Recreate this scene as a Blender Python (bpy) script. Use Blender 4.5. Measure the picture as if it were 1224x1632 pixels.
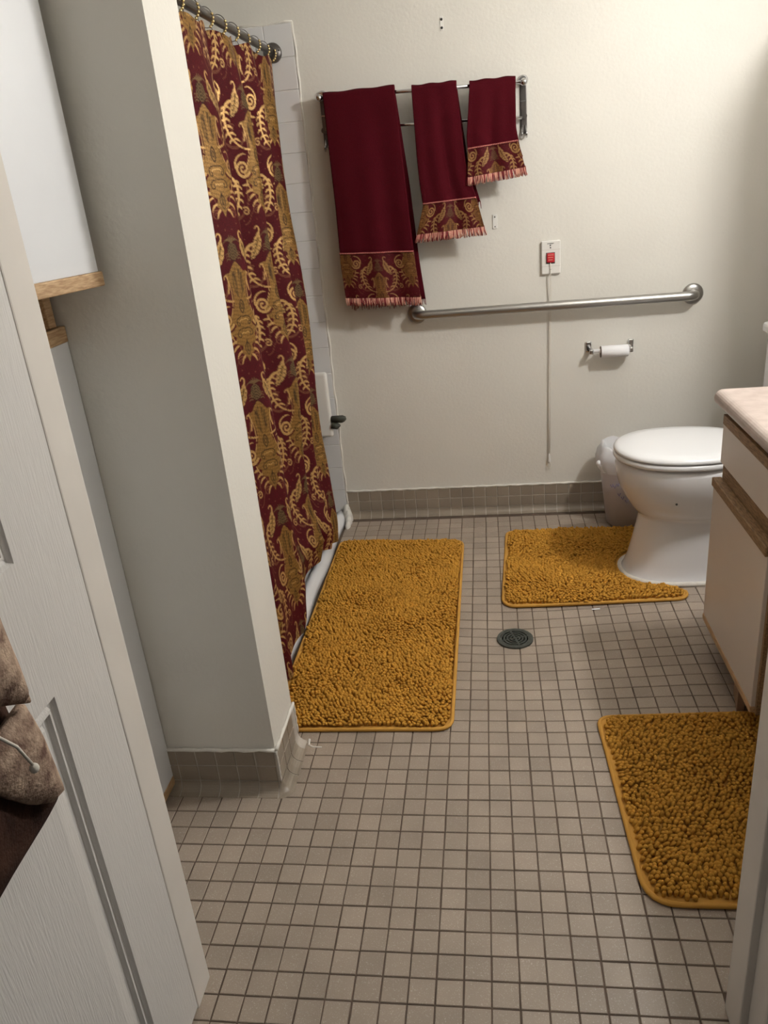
import bpy, bmesh, math, random
import numpy as np
from mathutils import Vector, Matrix

for o in list(bpy.data.objects):
    bpy.data.objects.remove(o)
scene = bpy.context.scene
COL = scene.collection
rnd = random.Random(7)
nr = np.random.RandomState(11)

# ------------------------------------------------------------------ camera
F_PX, PITCH, YAW, ROLL = 1245.4627, 0.39735, -0.151713, -0.095887
CAM = Vector((0.0897, -1.81134, 1.41388))
cf = Vector((math.sin(YAW) * math.cos(PITCH), math.cos(YAW) * math.cos(PITCH), -math.sin(PITCH)))
cr = Vector((math.cos(YAW), -math.sin(YAW), 0))
cu = cr.cross(cf)
cr2 = math.cos(ROLL) * cr + math.sin(ROLL) * cu
cu2 = -math.sin(ROLL) * cr + math.cos(ROLL) * cu
cam_data = bpy.data.cameras.new('camera')
cam = bpy.data.objects.new('camera', cam_data)
COL.objects.link(cam)
cam.matrix_world = Matrix(((cr2.x, cu2.x, -cf.x, CAM.x), (cr2.y, cu2.y, -cf.y, CAM.y),
                           (cr2.z, cu2.z, -cf.z, CAM.z), (0, 0, 0, 1)))
cam_data.sensor_fit = 'VERTICAL'
cam_data.sensor_height = 36.0
cam_data.lens = F_PX / 1632 * 36.0
cam_data.clip_start = 0.02
scene.camera = cam

# ------------------------------------------------------------------ world, exposure
world = bpy.data.worlds.new('world')
scene.world = world
world.use_nodes = True
world.node_tree.nodes['Background'].inputs[0].default_value = (1.0, 0.94, 0.87, 1)
world.node_tree.nodes['Background'].inputs[1].default_value = 0.10
scene.view_settings.view_transform = 'Standard'
scene.view_settings.look = 'None'
scene.view_settings.gamma = 1
scene.view_settings.use_curve_mapping = False
scene.view_settings.exposure = 0.0
LAMP_STRENGTH = 365.0
LAMP_COLOR = (1.0, 0.98, 0.945)

# ------------------------------------------------------------------ helpers
def lin(r, g, b):
    f = lambda c: (c / 255) / 12.92 if c / 255 <= 0.04045 else ((c / 255 + 0.055) / 1.055) ** 2.4
    return (f(r), f(g), f(b), 1)

def tag(o, label=None, cat=None, group=None, kind=None):
    if label: o['label'] = label
    if cat: o['category'] = cat
    if group: o['group'] = group
    if kind: o['kind'] = kind
    return o

def link(name, me, mat=None, parent=None):
    o = bpy.data.objects.new(name, me)
    COL.objects.link(o)
    if mat is not None and me is not None and not me.materials:
        me.materials.append(mat)
    if parent is not None:
        o.parent = parent
    return o

def empty(name, loc=(0, 0, 0), rz=0):
    o = bpy.data.objects.new(name, None)
    COL.objects.link(o)
    o.location = loc
    o.rotation_euler = (0, 0, rz)
    o.empty_display_size = 0.05
    return o

def pymesh(verts, faces, smooth=False, name='mesh'):
    me = bpy.data.meshes.new(name)
    me.from_pydata([tuple(v) for v in verts], [], [tuple(f) for f in faces])
    me.validate()
    me.update()
    if smooth:
        me.polygons.foreach_set('use_smooth', [True] * len(me.polygons))
    return me

def npmesh(V, Fq, smooth=True, name='mesh'):
    """V (n,3), Fq (m,k) arrays, all faces the same size."""
    me = bpy.data.meshes.new(name)
    n, (m, k) = len(V), Fq.shape
    me.vertices.add(n)
    me.vertices.foreach_set('co', np.ascontiguousarray(V, dtype=np.float32).ravel())
    me.loops.add(m * k)
    me.loops.foreach_set('vertex_index', np.ascontiguousarray(Fq, dtype=np.int32).ravel())
    me.polygons.add(m)
    me.polygons.foreach_set('loop_start', np.arange(0, m * k, k, dtype=np.int32))
    me.polygons.foreach_set('use_smooth', np.full(m, smooth))
    me.update(calc_edges=True)
    return me

class MB:
    """collects shapes into one mesh"""
    def __init__(s): s.v, s.f, s.sm = [], [], []
    def add(s, vs, fs, smooth=False):
        b = len(s.v)
        s.v += [tuple(v) for v in vs]
        for f in fs:
            s.f.append(tuple(b + i for i in f)); s.sm.append(smooth)
        return s
    def box(s, x0, x1, y0, y1, z0, z1, bev=0.0, seg=2):
        if bev <= 0:
            vs = [(x, y, z) for x in (x0, x1) for y in (y0, y1) for z in (z0, z1)]
            fs = [(0, 1, 3, 2), (4, 6, 7, 5), (0, 4, 5, 1), (2, 3, 7, 6), (0, 2, 6, 4), (1, 5, 7, 3)]
            return s.add(vs, fs)
        bm = bmesh.new()
        bmesh.ops.create_cube(bm, size=1)
        for v in bm.verts:
            v.co = ((x0 + x1) / 2 + v.co.x * (x1 - x0), (y0 + y1) / 2 + v.co.y * (y1 - y0), (z0 + z1) / 2 + v.co.z * (z1 - z0))
        bmesh.ops.bevel(bm, geom=list(bm.edges), offset=bev, segments=seg, profile=0.5, affect='EDGES')
        bm.verts.index_update()
        s.add([v.co[:] for v in bm.verts], [[v.index for v in f.verts] for f in bm.faces])
        bm.free()
        return s
    def tube(s, pts, r, n=12, cap=True, closed=False):
        pts = [Vector(p) for p in pts]
        rs = r if isinstance(r, (list, tuple)) else [r] * len(pts)
        N = len(pts); vs = []; fs = []
        prev = None
        for i, p in enumerate(pts):
            if closed: t = (pts[(i + 1) % N] - pts[i - 1])
            elif i == 0: t = pts[1] - pts[0]
            elif i == N - 1: t = pts[-1] - pts[-2]
            else: t = (pts[i + 1] - pts[i]).normalized() + (pts[i] - pts[i - 1]).normalized()
            t.normalize()
            if prev is None:
                a = Vector((0, 0, 1)) if abs(t.z) < 0.9 else Vector((1, 0, 0))
                u = t.cross(a).normalized()
            else:
                u = (prev - t * prev.dot(t))
                u = u.normalized() if u.length > 1e-6 else t.orthogonal().normalized()
            prev = u
            w = t.cross(u)
            for k in range(n):
                a = 2 * math.pi * k / n
                vs.append(p + (u * math.cos(a) + w * math.sin(a)) * rs[i])
        M = N if closed else N - 1
        for i in range(M):
            j = (i + 1) % N
            for k in range(n):
                k2 = (k + 1) % n
                fs.append((i * n + k, i * n + k2, j * n + k2, j * n + k))
        s.add(vs, fs, True)
        if cap and not closed:
            b = len(s.v) - len(vs)
            s.f.append(tuple(b + k for k in reversed(range(n)))); s.sm.append(False)
            s.f.append(tuple(b + (N - 1) * n + k for k in range(n))); s.sm.append(False)
        return s
    def lathe(s, prof, center, axis='Z', n=24, sx=1, sy=1, smooth=True):
        """prof: list of (r, h)"""
        vs = []; fs = []
        c = Vector(center)
        for r, h in prof:
            for k in range(n):
                a = 2 * math.pi * k / n
                p, q_ = r * math.cos(a) * sx, r * math.sin(a) * sy
                d = {'Z': (p, q_, h), 'Y': (p, h, -q_), 'X': (h, p, q_)}[axis]
                vs.append(c + Vector(d))
        for i in range(len(prof) - 1):
            for k in range(n):
                k2 = (k + 1) % n
                fs.append((i * n + k, i * n + k2, (i + 1) * n + k2, (i + 1) * n + k))
        s.add(vs, fs, smooth)
        b = len(s.v) - len(vs)
        if prof[0][0] > 1e-5:
            s.f.append(tuple(b + k for k in reversed(range(n)))); s.sm.append(False)
        if prof[-1][0] > 1e-5:
            s.f.append(tuple(b + (len(prof) - 1) * n + k for k in range(n))); s.sm.append(False)
        return s
    def sphere(s, c, r, n=10, m=6, sc=(1, 1, 1)):
        prof = [(r * math.sin(math.pi * i / m), -r * math.cos(math.pi * i / m)) for i in range(m + 1)]
        b = len(s.v)
        s.lathe([(p[0] if 0 < i < m else 1e-6, p[1]) for i, p in enumerate(prof)], (0, 0, 0), 'Z', n)
        for i in range(b, len(s.v)):
            v = s.v[i]; s.v[i] = (c[0] + v[0] * sc[0], c[1] + v[1] * sc[1], c[2] + v[2] * sc[2])
        return s
    def rot(s, rz, about):
        c, n = math.cos(rz), math.sin(rz)
        s.v = [(about[0] + (v[0] - about[0]) * c - (v[1] - about[1]) * n, about[1] + (v[0] - about[0]) * n + (v[1] - about[1]) * c, v[2]) for v in s.v]
        return s
    def mesh(s, name='mesh'):
        me = bpy.data.meshes.new(name)
        me.from_pydata(s.v, [], s.f)
        me.polygons.foreach_set('use_smooth', s.sm)
        bm = bmesh.new(); bm.from_mesh(me)
        bmesh.ops.recalc_face_normals(bm, faces=bm.faces)
        bm.to_mesh(me); bm.free()
        me.update()
        return me
    def build(s, name, mat, parent=None):
        return link(name, s.mesh(name), mat, parent)

# ------------------------------------------------------------------ materials
def newmat(name):
    m = bpy.data.materials.new(name)
    m.use_nodes = True
    nt = m.node_tree
    return m, nt, nt.nodes['Principled BSDF']

def N(nt, t, **kw):
    n = nt.nodes.new(t)
    for k, v in kw.items(): setattr(n, k, v)
    return n

def mat(name, col, rough=0.5, metal=0.0, var=0.0, vscale=8.0, bump=0.0, bscale=60.0, spec=0.5, col2=None, stretch=None, coat=0.0, detail=4):
    m, nt, b = newmat(name)
    b.inputs['Roughness'].default_value = rough
    b.inputs['Metallic'].default_value = metal
    b.inputs['Specular IOR Level'].default_value = spec
    b.inputs['Coat Weight'].default_value = coat
    b.inputs['Base Color'].default_value = col
    geo = N(nt, 'ShaderNodeNewGeometry')
    src = geo.outputs['Position']
    if stretch:
        mp = N(nt, 'ShaderNodeMapping'); mp.inputs['Scale'].default_value = stretch
        nt.links.new(src, mp.inputs[0]); src = mp.outputs[0]
    if var > 0 or col2:
        nz = N(nt, 'ShaderNodeTexNoise'); nz.inputs['Scale'].default_value = vscale; nz.inputs['Detail'].default_value = detail
        nt.links.new(src, nz.inputs['Vector'])
        mx = N(nt, 'ShaderNodeMix', data_type='RGBA')
        c2 = col2 or tuple(c * (1 - var) for c in col[:3]) + (1,)
        mx.inputs[6].default_value = col; mx.inputs[7].default_value = c2
        rp = N(nt, 'ShaderNodeMapRange'); rp.inputs[1].default_value = 0.35; rp.inputs[2].default_value = 0.65
        nt.links.new(nz.outputs[0], rp.inputs[0]); nt.links.new(rp.outputs[0], mx.inputs[0])
        nt.links.new(mx.outputs[2], b.inputs['Base Color'])
    if bump > 0:
        n2 = N(nt, 'ShaderNodeTexNoise'); n2.inputs['Scale'].default_value = bscale; n2.inputs['Detail'].default_value = 3
        nt.links.new(src, n2.inputs['Vector'])
        bp = N(nt, 'ShaderNodeBump'); bp.inputs['Strength'].default_value = bump; bp.inputs['Distance'].default_value = 0.002
        nt.links.new(n2.outputs[0], bp.inputs['Height']); nt.links.new(bp.outputs[0], b.inputs['Normal'])
    return m

def emit(name, col, s):
    m, nt, b = newmat(name)
    b.inputs['Base Color'].default_value = (0.9, 0.9, 0.9, 1)
    b.inputs['Emission Color'].default_value = (*col, 1)
    b.inputs['Emission Strength'].default_value = s
    return m

def tile_material(name, col, speck, gloss=0.42):
    """speckled unglazed mosaic; the tone steps from tile to tile"""
    m, nt, b = newmat(name)
    geo = N(nt, 'ShaderNodeNewGeometry')
    sc = N(nt, 'ShaderNodeVectorMath', operation='SCALE'); sc.inputs[3].default_value = 1 / 0.0524
    nt.links.new(geo.outputs['Position'], sc.inputs[0])
    fl = N(nt, 'ShaderNodeVectorMath', operation='FLOOR'); nt.links.new(sc.outputs[0], fl.inputs[0])
    wn = N(nt, 'ShaderNodeTexWhiteNoise', noise_dimensions='2D'); nt.links.new(fl.outputs[0], wn.inputs['Vector'])
    hsv = N(nt, 'ShaderNodeHueSaturation'); hsv.inputs['Color'].default_value = col
    mr = N(nt, 'ShaderNodeMapRange'); mr.inputs[3].default_value = 0.9; mr.inputs[4].default_value = 1.1
    nt.links.new(wn.outputs[0], mr.inputs[0]); nt.links.new(mr.outputs[0], hsv.inputs['Value'])
    nz = N(nt, 'ShaderNodeTexNoise'); nz.inputs['Scale'].default_value = 420; nz.inputs['Detail'].default_value = 2
    nt.links.new(geo.outputs['Position'], nz.inputs['Vector'])
    r1 = N(nt, 'ShaderNodeMapRange'); r1.inputs[1].default_value = 0.60; r1.inputs[2].default_value = 0.74
    nt.links.new(nz.outputs[0], r1.inputs[0])
    mx = N(nt, 'ShaderNodeMix', data_type='RGBA'); mx.inputs[7].default_value = speck
    mu = N(nt, 'ShaderNodeMath', operation='MULTIPLY'); mu.inputs[1].default_value = 0.55
    nt.links.new(r1.outputs[0], mu.inputs[0])
    nt.links.new(mu.outputs[0], mx.inputs[0]); nt.links.new(hsv.outputs[0], mx.inputs[6])
    n3 = N(nt, 'ShaderNodeTexNoise'); n3.inputs['Scale'].default_value = 5; nt.links.new(geo.outputs['Position'], n3.inputs['Vector'])
    mx2 = N(nt, 'ShaderNodeMix', data_type='RGBA', blend_type='MULTIPLY'); mx2.inputs[0].default_value = 0.35
    nt.links.new(mx.outputs[2], mx2.inputs[6]); nt.links.new(n3.outputs[1], mx2.inputs[7])
    r3 = N(nt, 'ShaderNodeMapRange'); r3.inputs[1].default_value = 0.3; r3.inputs[2].default_value = 0.7; r3.inputs[3].default_value = 0.86; r3.inputs[4].default_value = 1.06
    nt.links.new(n3.outputs[0], r3.inputs[0])
    sc2 = N(nt, 'ShaderNodeVectorMath', operation='SCALE'); nt.links.new(mx.outputs[2], sc2.inputs[0]); nt.links.new(r3.outputs[0], sc2.inputs[3])
    nt.links.new(sc2.outputs[0], b.inputs['Base Color'])
    b.inputs['Roughness'].default_value = gloss
    bp = N(nt, 'ShaderNodeBump'); bp.inputs['Strength'].default_value = 0.25; bp.inputs['Distance'].default_value = 0.001
    nt.links.new(nz.outputs[0], bp.inputs['Height']); nt.links.new(bp.outputs[0], b.inputs['Normal'])
    return m

def cloth_attr_material(name, rough=0.75):
    """woven cloth whose motif comes from the colour attribute 'weave'; alpha marks the metallic thread"""
    m, nt, b = newmat(name)
    b.inputs['Specular IOR Level'].default_value = 0.2
    at = N(nt, 'ShaderNodeAttribute', attribute_name='weave')
    geo = N(nt, 'ShaderNodeNewGeometry')
    nz = N(nt, 'ShaderNodeTexNoise'); nz.inputs['Scale'].default_value = 260; nz.inputs['Detail'].default_value = 2
    mp = N(nt, 'ShaderNodeMapping'); mp.inputs['Scale'].default_value = (1, 1, 3)
    nt.links.new(geo.outputs['Position'], mp.inputs[0]); nt.links.new(mp.outputs[0], nz.inputs['Vector'])
    r = N(nt, 'ShaderNodeMapRange'); r.inputs[1].default_value = 0.3; r.inputs[2].default_value = 0.7; r.inputs[3].default_value = 0.6; r.inputs[4].default_value = 1.35
    nt.links.new(nz.outputs[0], r.inputs[0])
    sc = N(nt, 'ShaderNodeVectorMath', operation='SCALE')
    nt.links.new(at.outputs['Color'], sc.inputs[0]); nt.links.new(r.outputs[0], sc.inputs[3])
    nt.links.new(sc.outputs[0], b.inputs['Base Color'])
    r2 = N(nt, 'ShaderNodeMapRange'); r2.inputs[3].default_value = rough; r2.inputs[4].default_value = 0.42
    nt.links.new(at.outputs['Alpha'], r2.inputs[0]); nt.links.new(r2.outputs[0], b.inputs['Roughness'])
    r3 = N(nt, 'ShaderNodeMath', operation='MULTIPLY'); r3.inputs[1].default_value = 0.35
    nt.links.new(at.outputs['Alpha'], r3.inputs[0]); nt.links.new(r3.outputs[0], b.inputs['Metallic'])
    bp = N(nt, 'ShaderNodeBump'); bp.inputs['Strength'].default_value = 0.3; bp.inputs['Distance'].default_value = 0.001
    nt.links.new(nz.outputs[0], bp.inputs['Height']); nt.links.new(bp.outputs[0], b.inputs['Normal'])
    return m

def translucent(name, col, amount=0.5, rough=0.35):
    m, nt, b = newmat(name)
    b.inputs['Base Color'].default_value = col
    b.inputs['Roughness'].default_value = rough
    tr = N(nt, 'ShaderNodeBsdfTransparent'); tr.inputs[0].default_value = (0.93, 0.93, 0.95, 1)
    mx = N(nt, 'ShaderNodeMixShader'); mx.inputs[0].default_value = amount
    out = nt.nodes['Material Output']
    nt.links.new(b.outputs[0], mx.inputs[1]); nt.links.new(tr.outputs[0], mx.inputs[2]); nt.links.new(mx.outputs[0], out.inputs[0])
    return m

M = {}
M['paint'] = mat('wall_paint', lin(224, 221, 213), 0.55, var=0.04, vscale=3, bump=0.35, bscale=90)
M['ceil'] = mat('ceiling_paint', lin(236, 234, 228), 0.7, bump=0.2, bscale=120)
M['tile'] = tile_material('taupe_tile', lin(160, 146, 132), lin(218, 209, 199))
M['basetile'] = tile_material('taupe_base_tile', lin(148, 136, 121), lin(170, 160, 147), 0.38)
M['grout'] = mat('floor_grout', lin(104, 88, 76), 0.9, var=0.35, vscale=14, bump=0.3, bscale=300)
M['lgrout'] = mat('pale_grout', lin(196, 187, 176), 0.9, var=0.2, vscale=30)
M['caulk'] = mat('white_caulk', lin(226, 222, 214), 0.55, var=0.08, vscale=60, bump=0.4, bscale=200)
M['white_tile'] = mat('white_glazed_tile', lin(222, 221, 221), 0.18, var=0.03, vscale=9, coat=0.2)
M['wgrout'] = mat('white_grout', lin(196, 193, 189), 0.85)
M['chrome'] = mat('chrome', lin(205, 205, 207), 0.12, 1.0)
M['steel'] = mat('brushed_steel', lin(172, 170, 167), 0.32, 1.0, bump=0.12, bscale=200, stretch=(1, 8, 8))
M['dark_metal'] = mat('dark_nickel', lin(92, 88, 86), 0.3, 0.9)
M['rodm'] = mat('rod_pewter', lin(118, 114, 112), 0.32, 0.9)
M['gold_bead'] = mat('pale_gold', lin(226, 205, 150), 0.25, 0.9)
M['porcelain'] = mat('porcelain', lin(232, 232, 234), 0.1, coat=0.4)
M['plastic'] = mat('white_plastic', lin(235, 236, 238), 0.22)
M['dull_plastic'] = mat('dull_white_plastic', lin(226, 224, 219), 0.4)
M['laminate'] = mat('white_laminate', lin(232, 234, 238), 0.35, var=0.02, vscale=5)
M['van_lam'] = mat('warm_white_laminate', lin(218, 208, 198), 0.4, var=0.03, vscale=6)
M['oak'] = mat('oak', lin(206, 174, 134), 0.55, col2=lin(170, 134, 96), vscale=30, stretch=(6, 1, 10), bump=0.2, bscale=60)
M['oak_dark'] = mat('weathered_oak', lin(168, 136, 98), 0.6, col2=lin(118, 92, 64), vscale=40, stretch=(6, 1, 10), bump=0.3, bscale=80)
M['toe'] = mat('toe_board', lin(150, 122, 98), 0.7, var=0.2, vscale=30)
M['counter'] = mat('counter_laminate', lin(190, 176, 168), 0.42, col2=lin(174, 159, 151), vscale=26, detail=8)
M['door'] = mat('door_paint', lin(222, 219, 215), 0.5, bump=0.6, bscale=34, stretch=(9, 9, 0.7))
M['jamb'] = mat('jamb_paint', lin(228, 222, 214), 0.5, var=0.05, vscale=7)
M['rubber'] = mat('dark_rubber', lin(58, 60, 52), 0.6)
M['black'] = mat('black_void', lin(12, 12, 12), 0.9)
M['drain'] = mat('drain_iron', lin(92, 96, 92), 0.45, 0.7, var=0.3, vscale=80)
M['pile'] = mat('mustard_chenille', lin(198, 146, 62), 1.0, var=0.14, vscale=30, spec=0.03)
M['binding'] = mat('mustard_binding', lin(198, 148, 70), 0.85, spec=0.2)
M['towel'] = mat('burgundy_terry', lin(72, 4, 17), 0.95, var=0.25, vscale=420, bump=0.5, bscale=420, spec=0.15)
M['trim_tape'] = mat('pink_braid', lin(178, 92, 88), 0.8, col2=lin(96, 18, 24), vscale=260)
M['fr1'] = mat('fringe_rose', lin(206, 152, 132), 0.8)
M['fr2'] = mat('fringe_wine', lin(120, 36, 40), 0.8)
M['weave'] = cloth_attr_material('damask')
M['liner'] = mat('liner_vinyl', lin(232, 232, 234), 0.35)
M['dam'] = mat('shower_dam_vinyl', lin(226, 226, 228), 0.35)
M['red'] = mat('red_switch', lin(190, 24, 40), 0.4)
M['ink'] = mat('ink', lin(50, 48, 46), 0.8)
M['purple'] = mat('purple_print', lin(108, 100, 150), 0.6)
M['paper'] = mat('tissue_paper', lin(240, 240, 242), 0.9, bump=0.3, bscale=150)
M['card'] = mat('cardboard', lin(120, 108, 98), 0.9)
M['cord'] = mat('cord_white', lin(222, 216, 204), 0.8)
M['bag'] = translucent('bin_bag_film', lin(240, 240, 242), 0.35)
M['bin'] = translucent('frosted_bin', lin(214, 206, 204), 0.22)
M['binstuff'] = mat('bin_contents', lin(92, 92, 112), 0.8, var=0.4, vscale=30)
M['robe'] = mat('plush_robe', lin(196, 172, 150), 0.95, col2=lin(112, 88, 78), vscale=42, bump=1.0, bscale=260, spec=0.1, detail=7)
M['robe_dark'] = mat('brown_robe', lin(74, 52, 42), 0.95, col2=lin(44, 30, 26), vscale=24, bump=1.0, bscale=200, spec=0.1)
M['hall'] = mat('hall_carpet', lin(70, 62, 56), 0.95, var=0.3, vscale=200)

# ------------------------------------------------------------------ floor shape
T = 0.0524
DRAIN = (0.1441, 0.4600)
DS, DR = 0.0617, 0.60
def zf(x, y):
    r = math.hypot(x - DRAIN[0], y - DRAIN[1])
    r = math.sqrt(r * r + 0.03 ** 2)
    if r >= DR + 0.05: return 0.0
    z = DS * (r - DR)
    k = (r - (DR - 0.05)) / 0.1          # soft shoulder
    if k > 0: z = DS * (-0.05 + 0.1 * (k - k * k / 2))
    return z
def znorm(x, y):
    e = 0.01
    return Vector((-(zf(x + e, y) - zf(x - e, y)) / (2 * e), -(zf(x, y + e) - zf(x, y - e)) / (2 * e), 1)).normalized()

def project(p):
    d = Vector(p) - CAM
    z = d.dot(cf)
    return 612 + F_PX * d.dot(cr2) / z, 816 - F_PX * d.dot(cu2) / z, z

# room numbers
XL, XR, YB, ZC = -1.40, 1.30, 1.475, 2.44
PX, PY0, PY1 = -0.478, -0.285, -0.10         # the partition
YF0, YF1 = -0.945, -0.813                    # the front wall with the doorway
JL, JR = -0.50, 0.467

# grout bed
gx = np.arange(XL, XR + 0.03, 0.03); gy = np.arange(YF0, YB + 0.03, 0.03)
V = [(min(x, XR), min(y, YB), zf(x, y) - 0.0012) for y in gy for x in gx]
nx = len(gx)
Fq = [(j * nx + i, j * nx + i + 1, (j + 1) * nx + i + 1, (j + 1) * nx + i) for j in range(len(gy) - 1) for i in range(nx - 1)]
floor = link('floor', pymesh(V, Fq, True), M['grout'])
tag(floor, 'taupe square mosaic tile floor with dark grout lines', 'floor', kind='structure')

def tile_mesh(w, h, t, bev=0.0012):
    a, b_ = w / 2, h / 2
    vs = [(-a, -b_, -t), (a, -b_, -t), (a, b_, -t), (-a, b_, -t),
          (-a, -b_, -bev), (a, -b_, -bev), (a, b_, -bev), (-a, b_, -bev),
          (-a + bev, -b_ + bev, 0), (a - bev, -b_ + bev, 0), (a - bev, b_ - bev, 0), (-a + bev, b_ - bev, 0)]
    fs = [(0, 1, 5, 4), (1, 2, 6, 5), (2, 3, 7, 6), (3, 0, 4, 7), (4, 5, 9, 8), (5, 6, 10, 9), (6, 7, 11, 10), (7, 4, 8, 11), (8, 9, 10, 11)]
    return vs, fs
tv, tf = tile_mesh(T - 0.0030, T - 0.0030, 0.004)
tme = pymesh(tv, tf, name='tile'); tme.materials.append(M['tile'])
cands = []
for i in range(-27, 25):
    for j in range(-18, 28):
        x, y = (i + 0.5) * T, (j + 0.5) * T
        if y > YB - 0.035 or y < YF0 + 0.02 or x > XR - 0.02: continue
        if x < PX + 0.01 and PY0 < y + 0.02 and y - 0.02 < PY1: continue
        if x < -0.575 and y > PY1: continue
        if math.hypot(x - DRAIN[0], y - DRAIN[1]) < 0.030: continue
        if y < YF1 + 0.01 and not (JL < x < JR): continue
        u, v, z = project((x, y, 0))
        hidden = (-0.55 < x < -0.06 and -0.05 < y < 1.16) or (0.13 < x < 0.52 and 0.68 < y < 1.19) or (x > 0.38 and -0.59 < y < -0.01) \
            or x > 0.80 or u < 0 or u > 1190 or v > 1640 or v < 0 or (u < 92 + (v - 600) * 0.256) or (x > 0.57 and 0.78 < y < 1.0)
        cands.append((1e9 if hidden else z, x, y))
cands.sort()
sv, sf = [], []
for k, (d, x, y) in enumerate(cands):
    jx, jy = rnd.gauss(0, 0.0003), rnd.gauss(0, 0.0003)
    n = znorm(x, y)
    q = Vector((0, 0, 1)).rotation_difference(n) @ Matrix.Rotation(rnd.gauss(0, 0.006), 3, 'Z').to_quaternion()
    loc = Vector((x + jx, y + jy, zf(x, y) + 0.0008 + rnd.uniform(-0.0003, 0.0003)))
    if k < 300 and d < 1e8:
        o = link('tile', tme, None, floor)
        o.location = loc; o.rotation_mode = 'QUATERNION'; o.rotation_quaternion = q
    else:
        b0 = len(sv)
        sv += [(q @ Vector(p) + loc)[:] for p in tv]
        sf += [tuple(b0 + a for a in f) for f in tf]
o = link('far_tiles', pymesh(sv, sf), M['tile'], floor)
tag(o, kind='stuff')

# ------------------------------------------------------------------ walls
def wall(name, boxes, label, m='paint'):
    mb = MB()
    for bx in boxes: mb.box(*bx)
    o = mb.build(name, M[m])
    return tag(o, label, 'wall', kind='structure')
wall_back = wall('wall_back', [(XL - 0.1, XR + 0.1, YB, YB + 0.1, 0.0, ZC)], 'cream painted back wall with towel rack and grab bar')
wall('wall_right', [(XR, XR + 0.1, YF1, YB, 0.0, ZC)], 'cream painted right wall behind the vanity and toilet')
wall_left = wall('wall_left', [(XL - 0.1, XL, YF1, YB, 0.0, ZC)], 'left wall behind the linen cabinet and shower')
wall_part = wall('wall_partition', [(XL, PX, PY0, PY1, 0.0, ZC)], 'cream partition wall end between linen cabinet and shower')
wall('wall_front', [(XL - 0.1, JL - 0.03, YF0, YF1, 0, ZC), (JR + 0.03, XR + 0.1, YF0, YF1, 0, ZC), (JL - 0.03, JR + 0.03, YF0, YF1, 2.08, ZC)], 'front wall around the open doorway')
o = MB().box(XL - 0.1, XR + 0.1, YF0, YB + 0.1, ZC, ZC + 0.05).build('ceiling', M['ceil'])
tag(o, 'white bathroom ceiling', 'ceiling', kind='structure')
o = MB().box(-2.0, 2.0, -3.2, YF0, -0.03, -0.004).build('floor_hall', M['hall'])
tag(o, 'dark hallway floor outside the doorway', 'floor', kind='structure')

# white glazed wall tiles in the shower, at the edge of the back wall
TW = 0.1085
wt_v, wt_f = tile_mesh(TW - 0.002, TW - 0.002, 0.006, 0.0015)
wt = pymesh(wt_v, wt_f, name='white_tile'); wt.materials.append(M['white_tile'])
MB().box(-1.40, -0.581, YB - 0.006, YB - 0.0002, 0.02, 1.985).build('tile_bed', M['wgrout'], wall_back)
rot_back = Matrix.Rotation(math.radians(90), 4, 'X')
for c in range(7):
    for r in range(18):
        o = link('tile', wt, None, wall_back)
        o.location = (-0.581 - TW * (c + 0.5), YB - 0.0078 + rnd.uniform(-0.0004, 0.0004), 0.03 + TW * (r + 0.5))
        o.rotation_euler = (math.radians(90), 0, 0)
cb = MB()
pts = []
for k in range(60):
    z = 0.03 + k * (1.955 / 59)
    pts.append((-0.578 + 0.002 * math.sin(k * 1.7) + 0.0015 * math.sin(k * 0.6), YB - 0.003, z))
cb.tube(pts, [0.004 + 0.0018 * abs(math.sin(k * 2.3)) for k in range(60)], 6)
cb.tube([(-0.578 - k * 0.03, YB - 0.003, 1.985 + 0.004 * math.sin(k * 1.3)) for k in range(8)], 0.005, 6)
cb.build('caulk_bead', M['caulk'], wall_back)
for (u, zz) in ((-0.42, 0.30), (-0.15, 0.22), (0.02, 0.33), (0.55, 0.86), (0.1, 0.5)):
    pass

# coved tile bases -------------------------------------------------
CV = 0.030
def cove_tile_mesh(w, rows_h=0.0475):
    a = w / 2; vs = []; fs = []
    n = 8
    for k in range(n):
        t = math.pi / 2 * k / (n - 1)
        y = -CV * (1 - math.cos(t)) ; z = CV * (1 - math.sin(t))
        for x in (-a, a): vs.append((x, y - 0.0016 * math.cos(t), z + 0.0016 * math.sin(t)))
    for k in range(n - 1): fs.append((2 * k, 2 * k + 1, 2 * k + 3, 2 * k + 2))
    b = len(vs)
    for k in range(n):
        t = math.pi / 2 * k / (n - 1)
        y = -CV * (1 - math.cos(t)); z = CV * (1 - math.sin(t)) - 0.002
        for x in (-a, a): vs.append((x, y + 0.001, z))
    for k in range(n - 1):
        fs.append((2 * k, 2 * k + 2, b + 2 * k + 2, b + 2 * k)); fs.append((2 * k + 1, b + 2 * k + 1, b + 2 * k + 3, 2 * k + 3))
    fs.append((0, b, b + 1, 1)); fs.append((2 * n - 2, 2 * n - 1, b + 2 * n - 1, b + 2 * n - 2))
    return vs, fs
BH = 0.0480
bt_v, bt_f = tile_mesh(T - 0.003, BH - 0.003, 0.005)
bt = pymesh(bt_v, bt_f, name='base_tile'); bt.materials.append(M['basetile'])
cvv, cvf = cove_tile_mesh(T - 0.003)
cv = pymesh(cvv, cvf, False, name='cove_tile'); cv.materials.append(M['basetile'])

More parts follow.
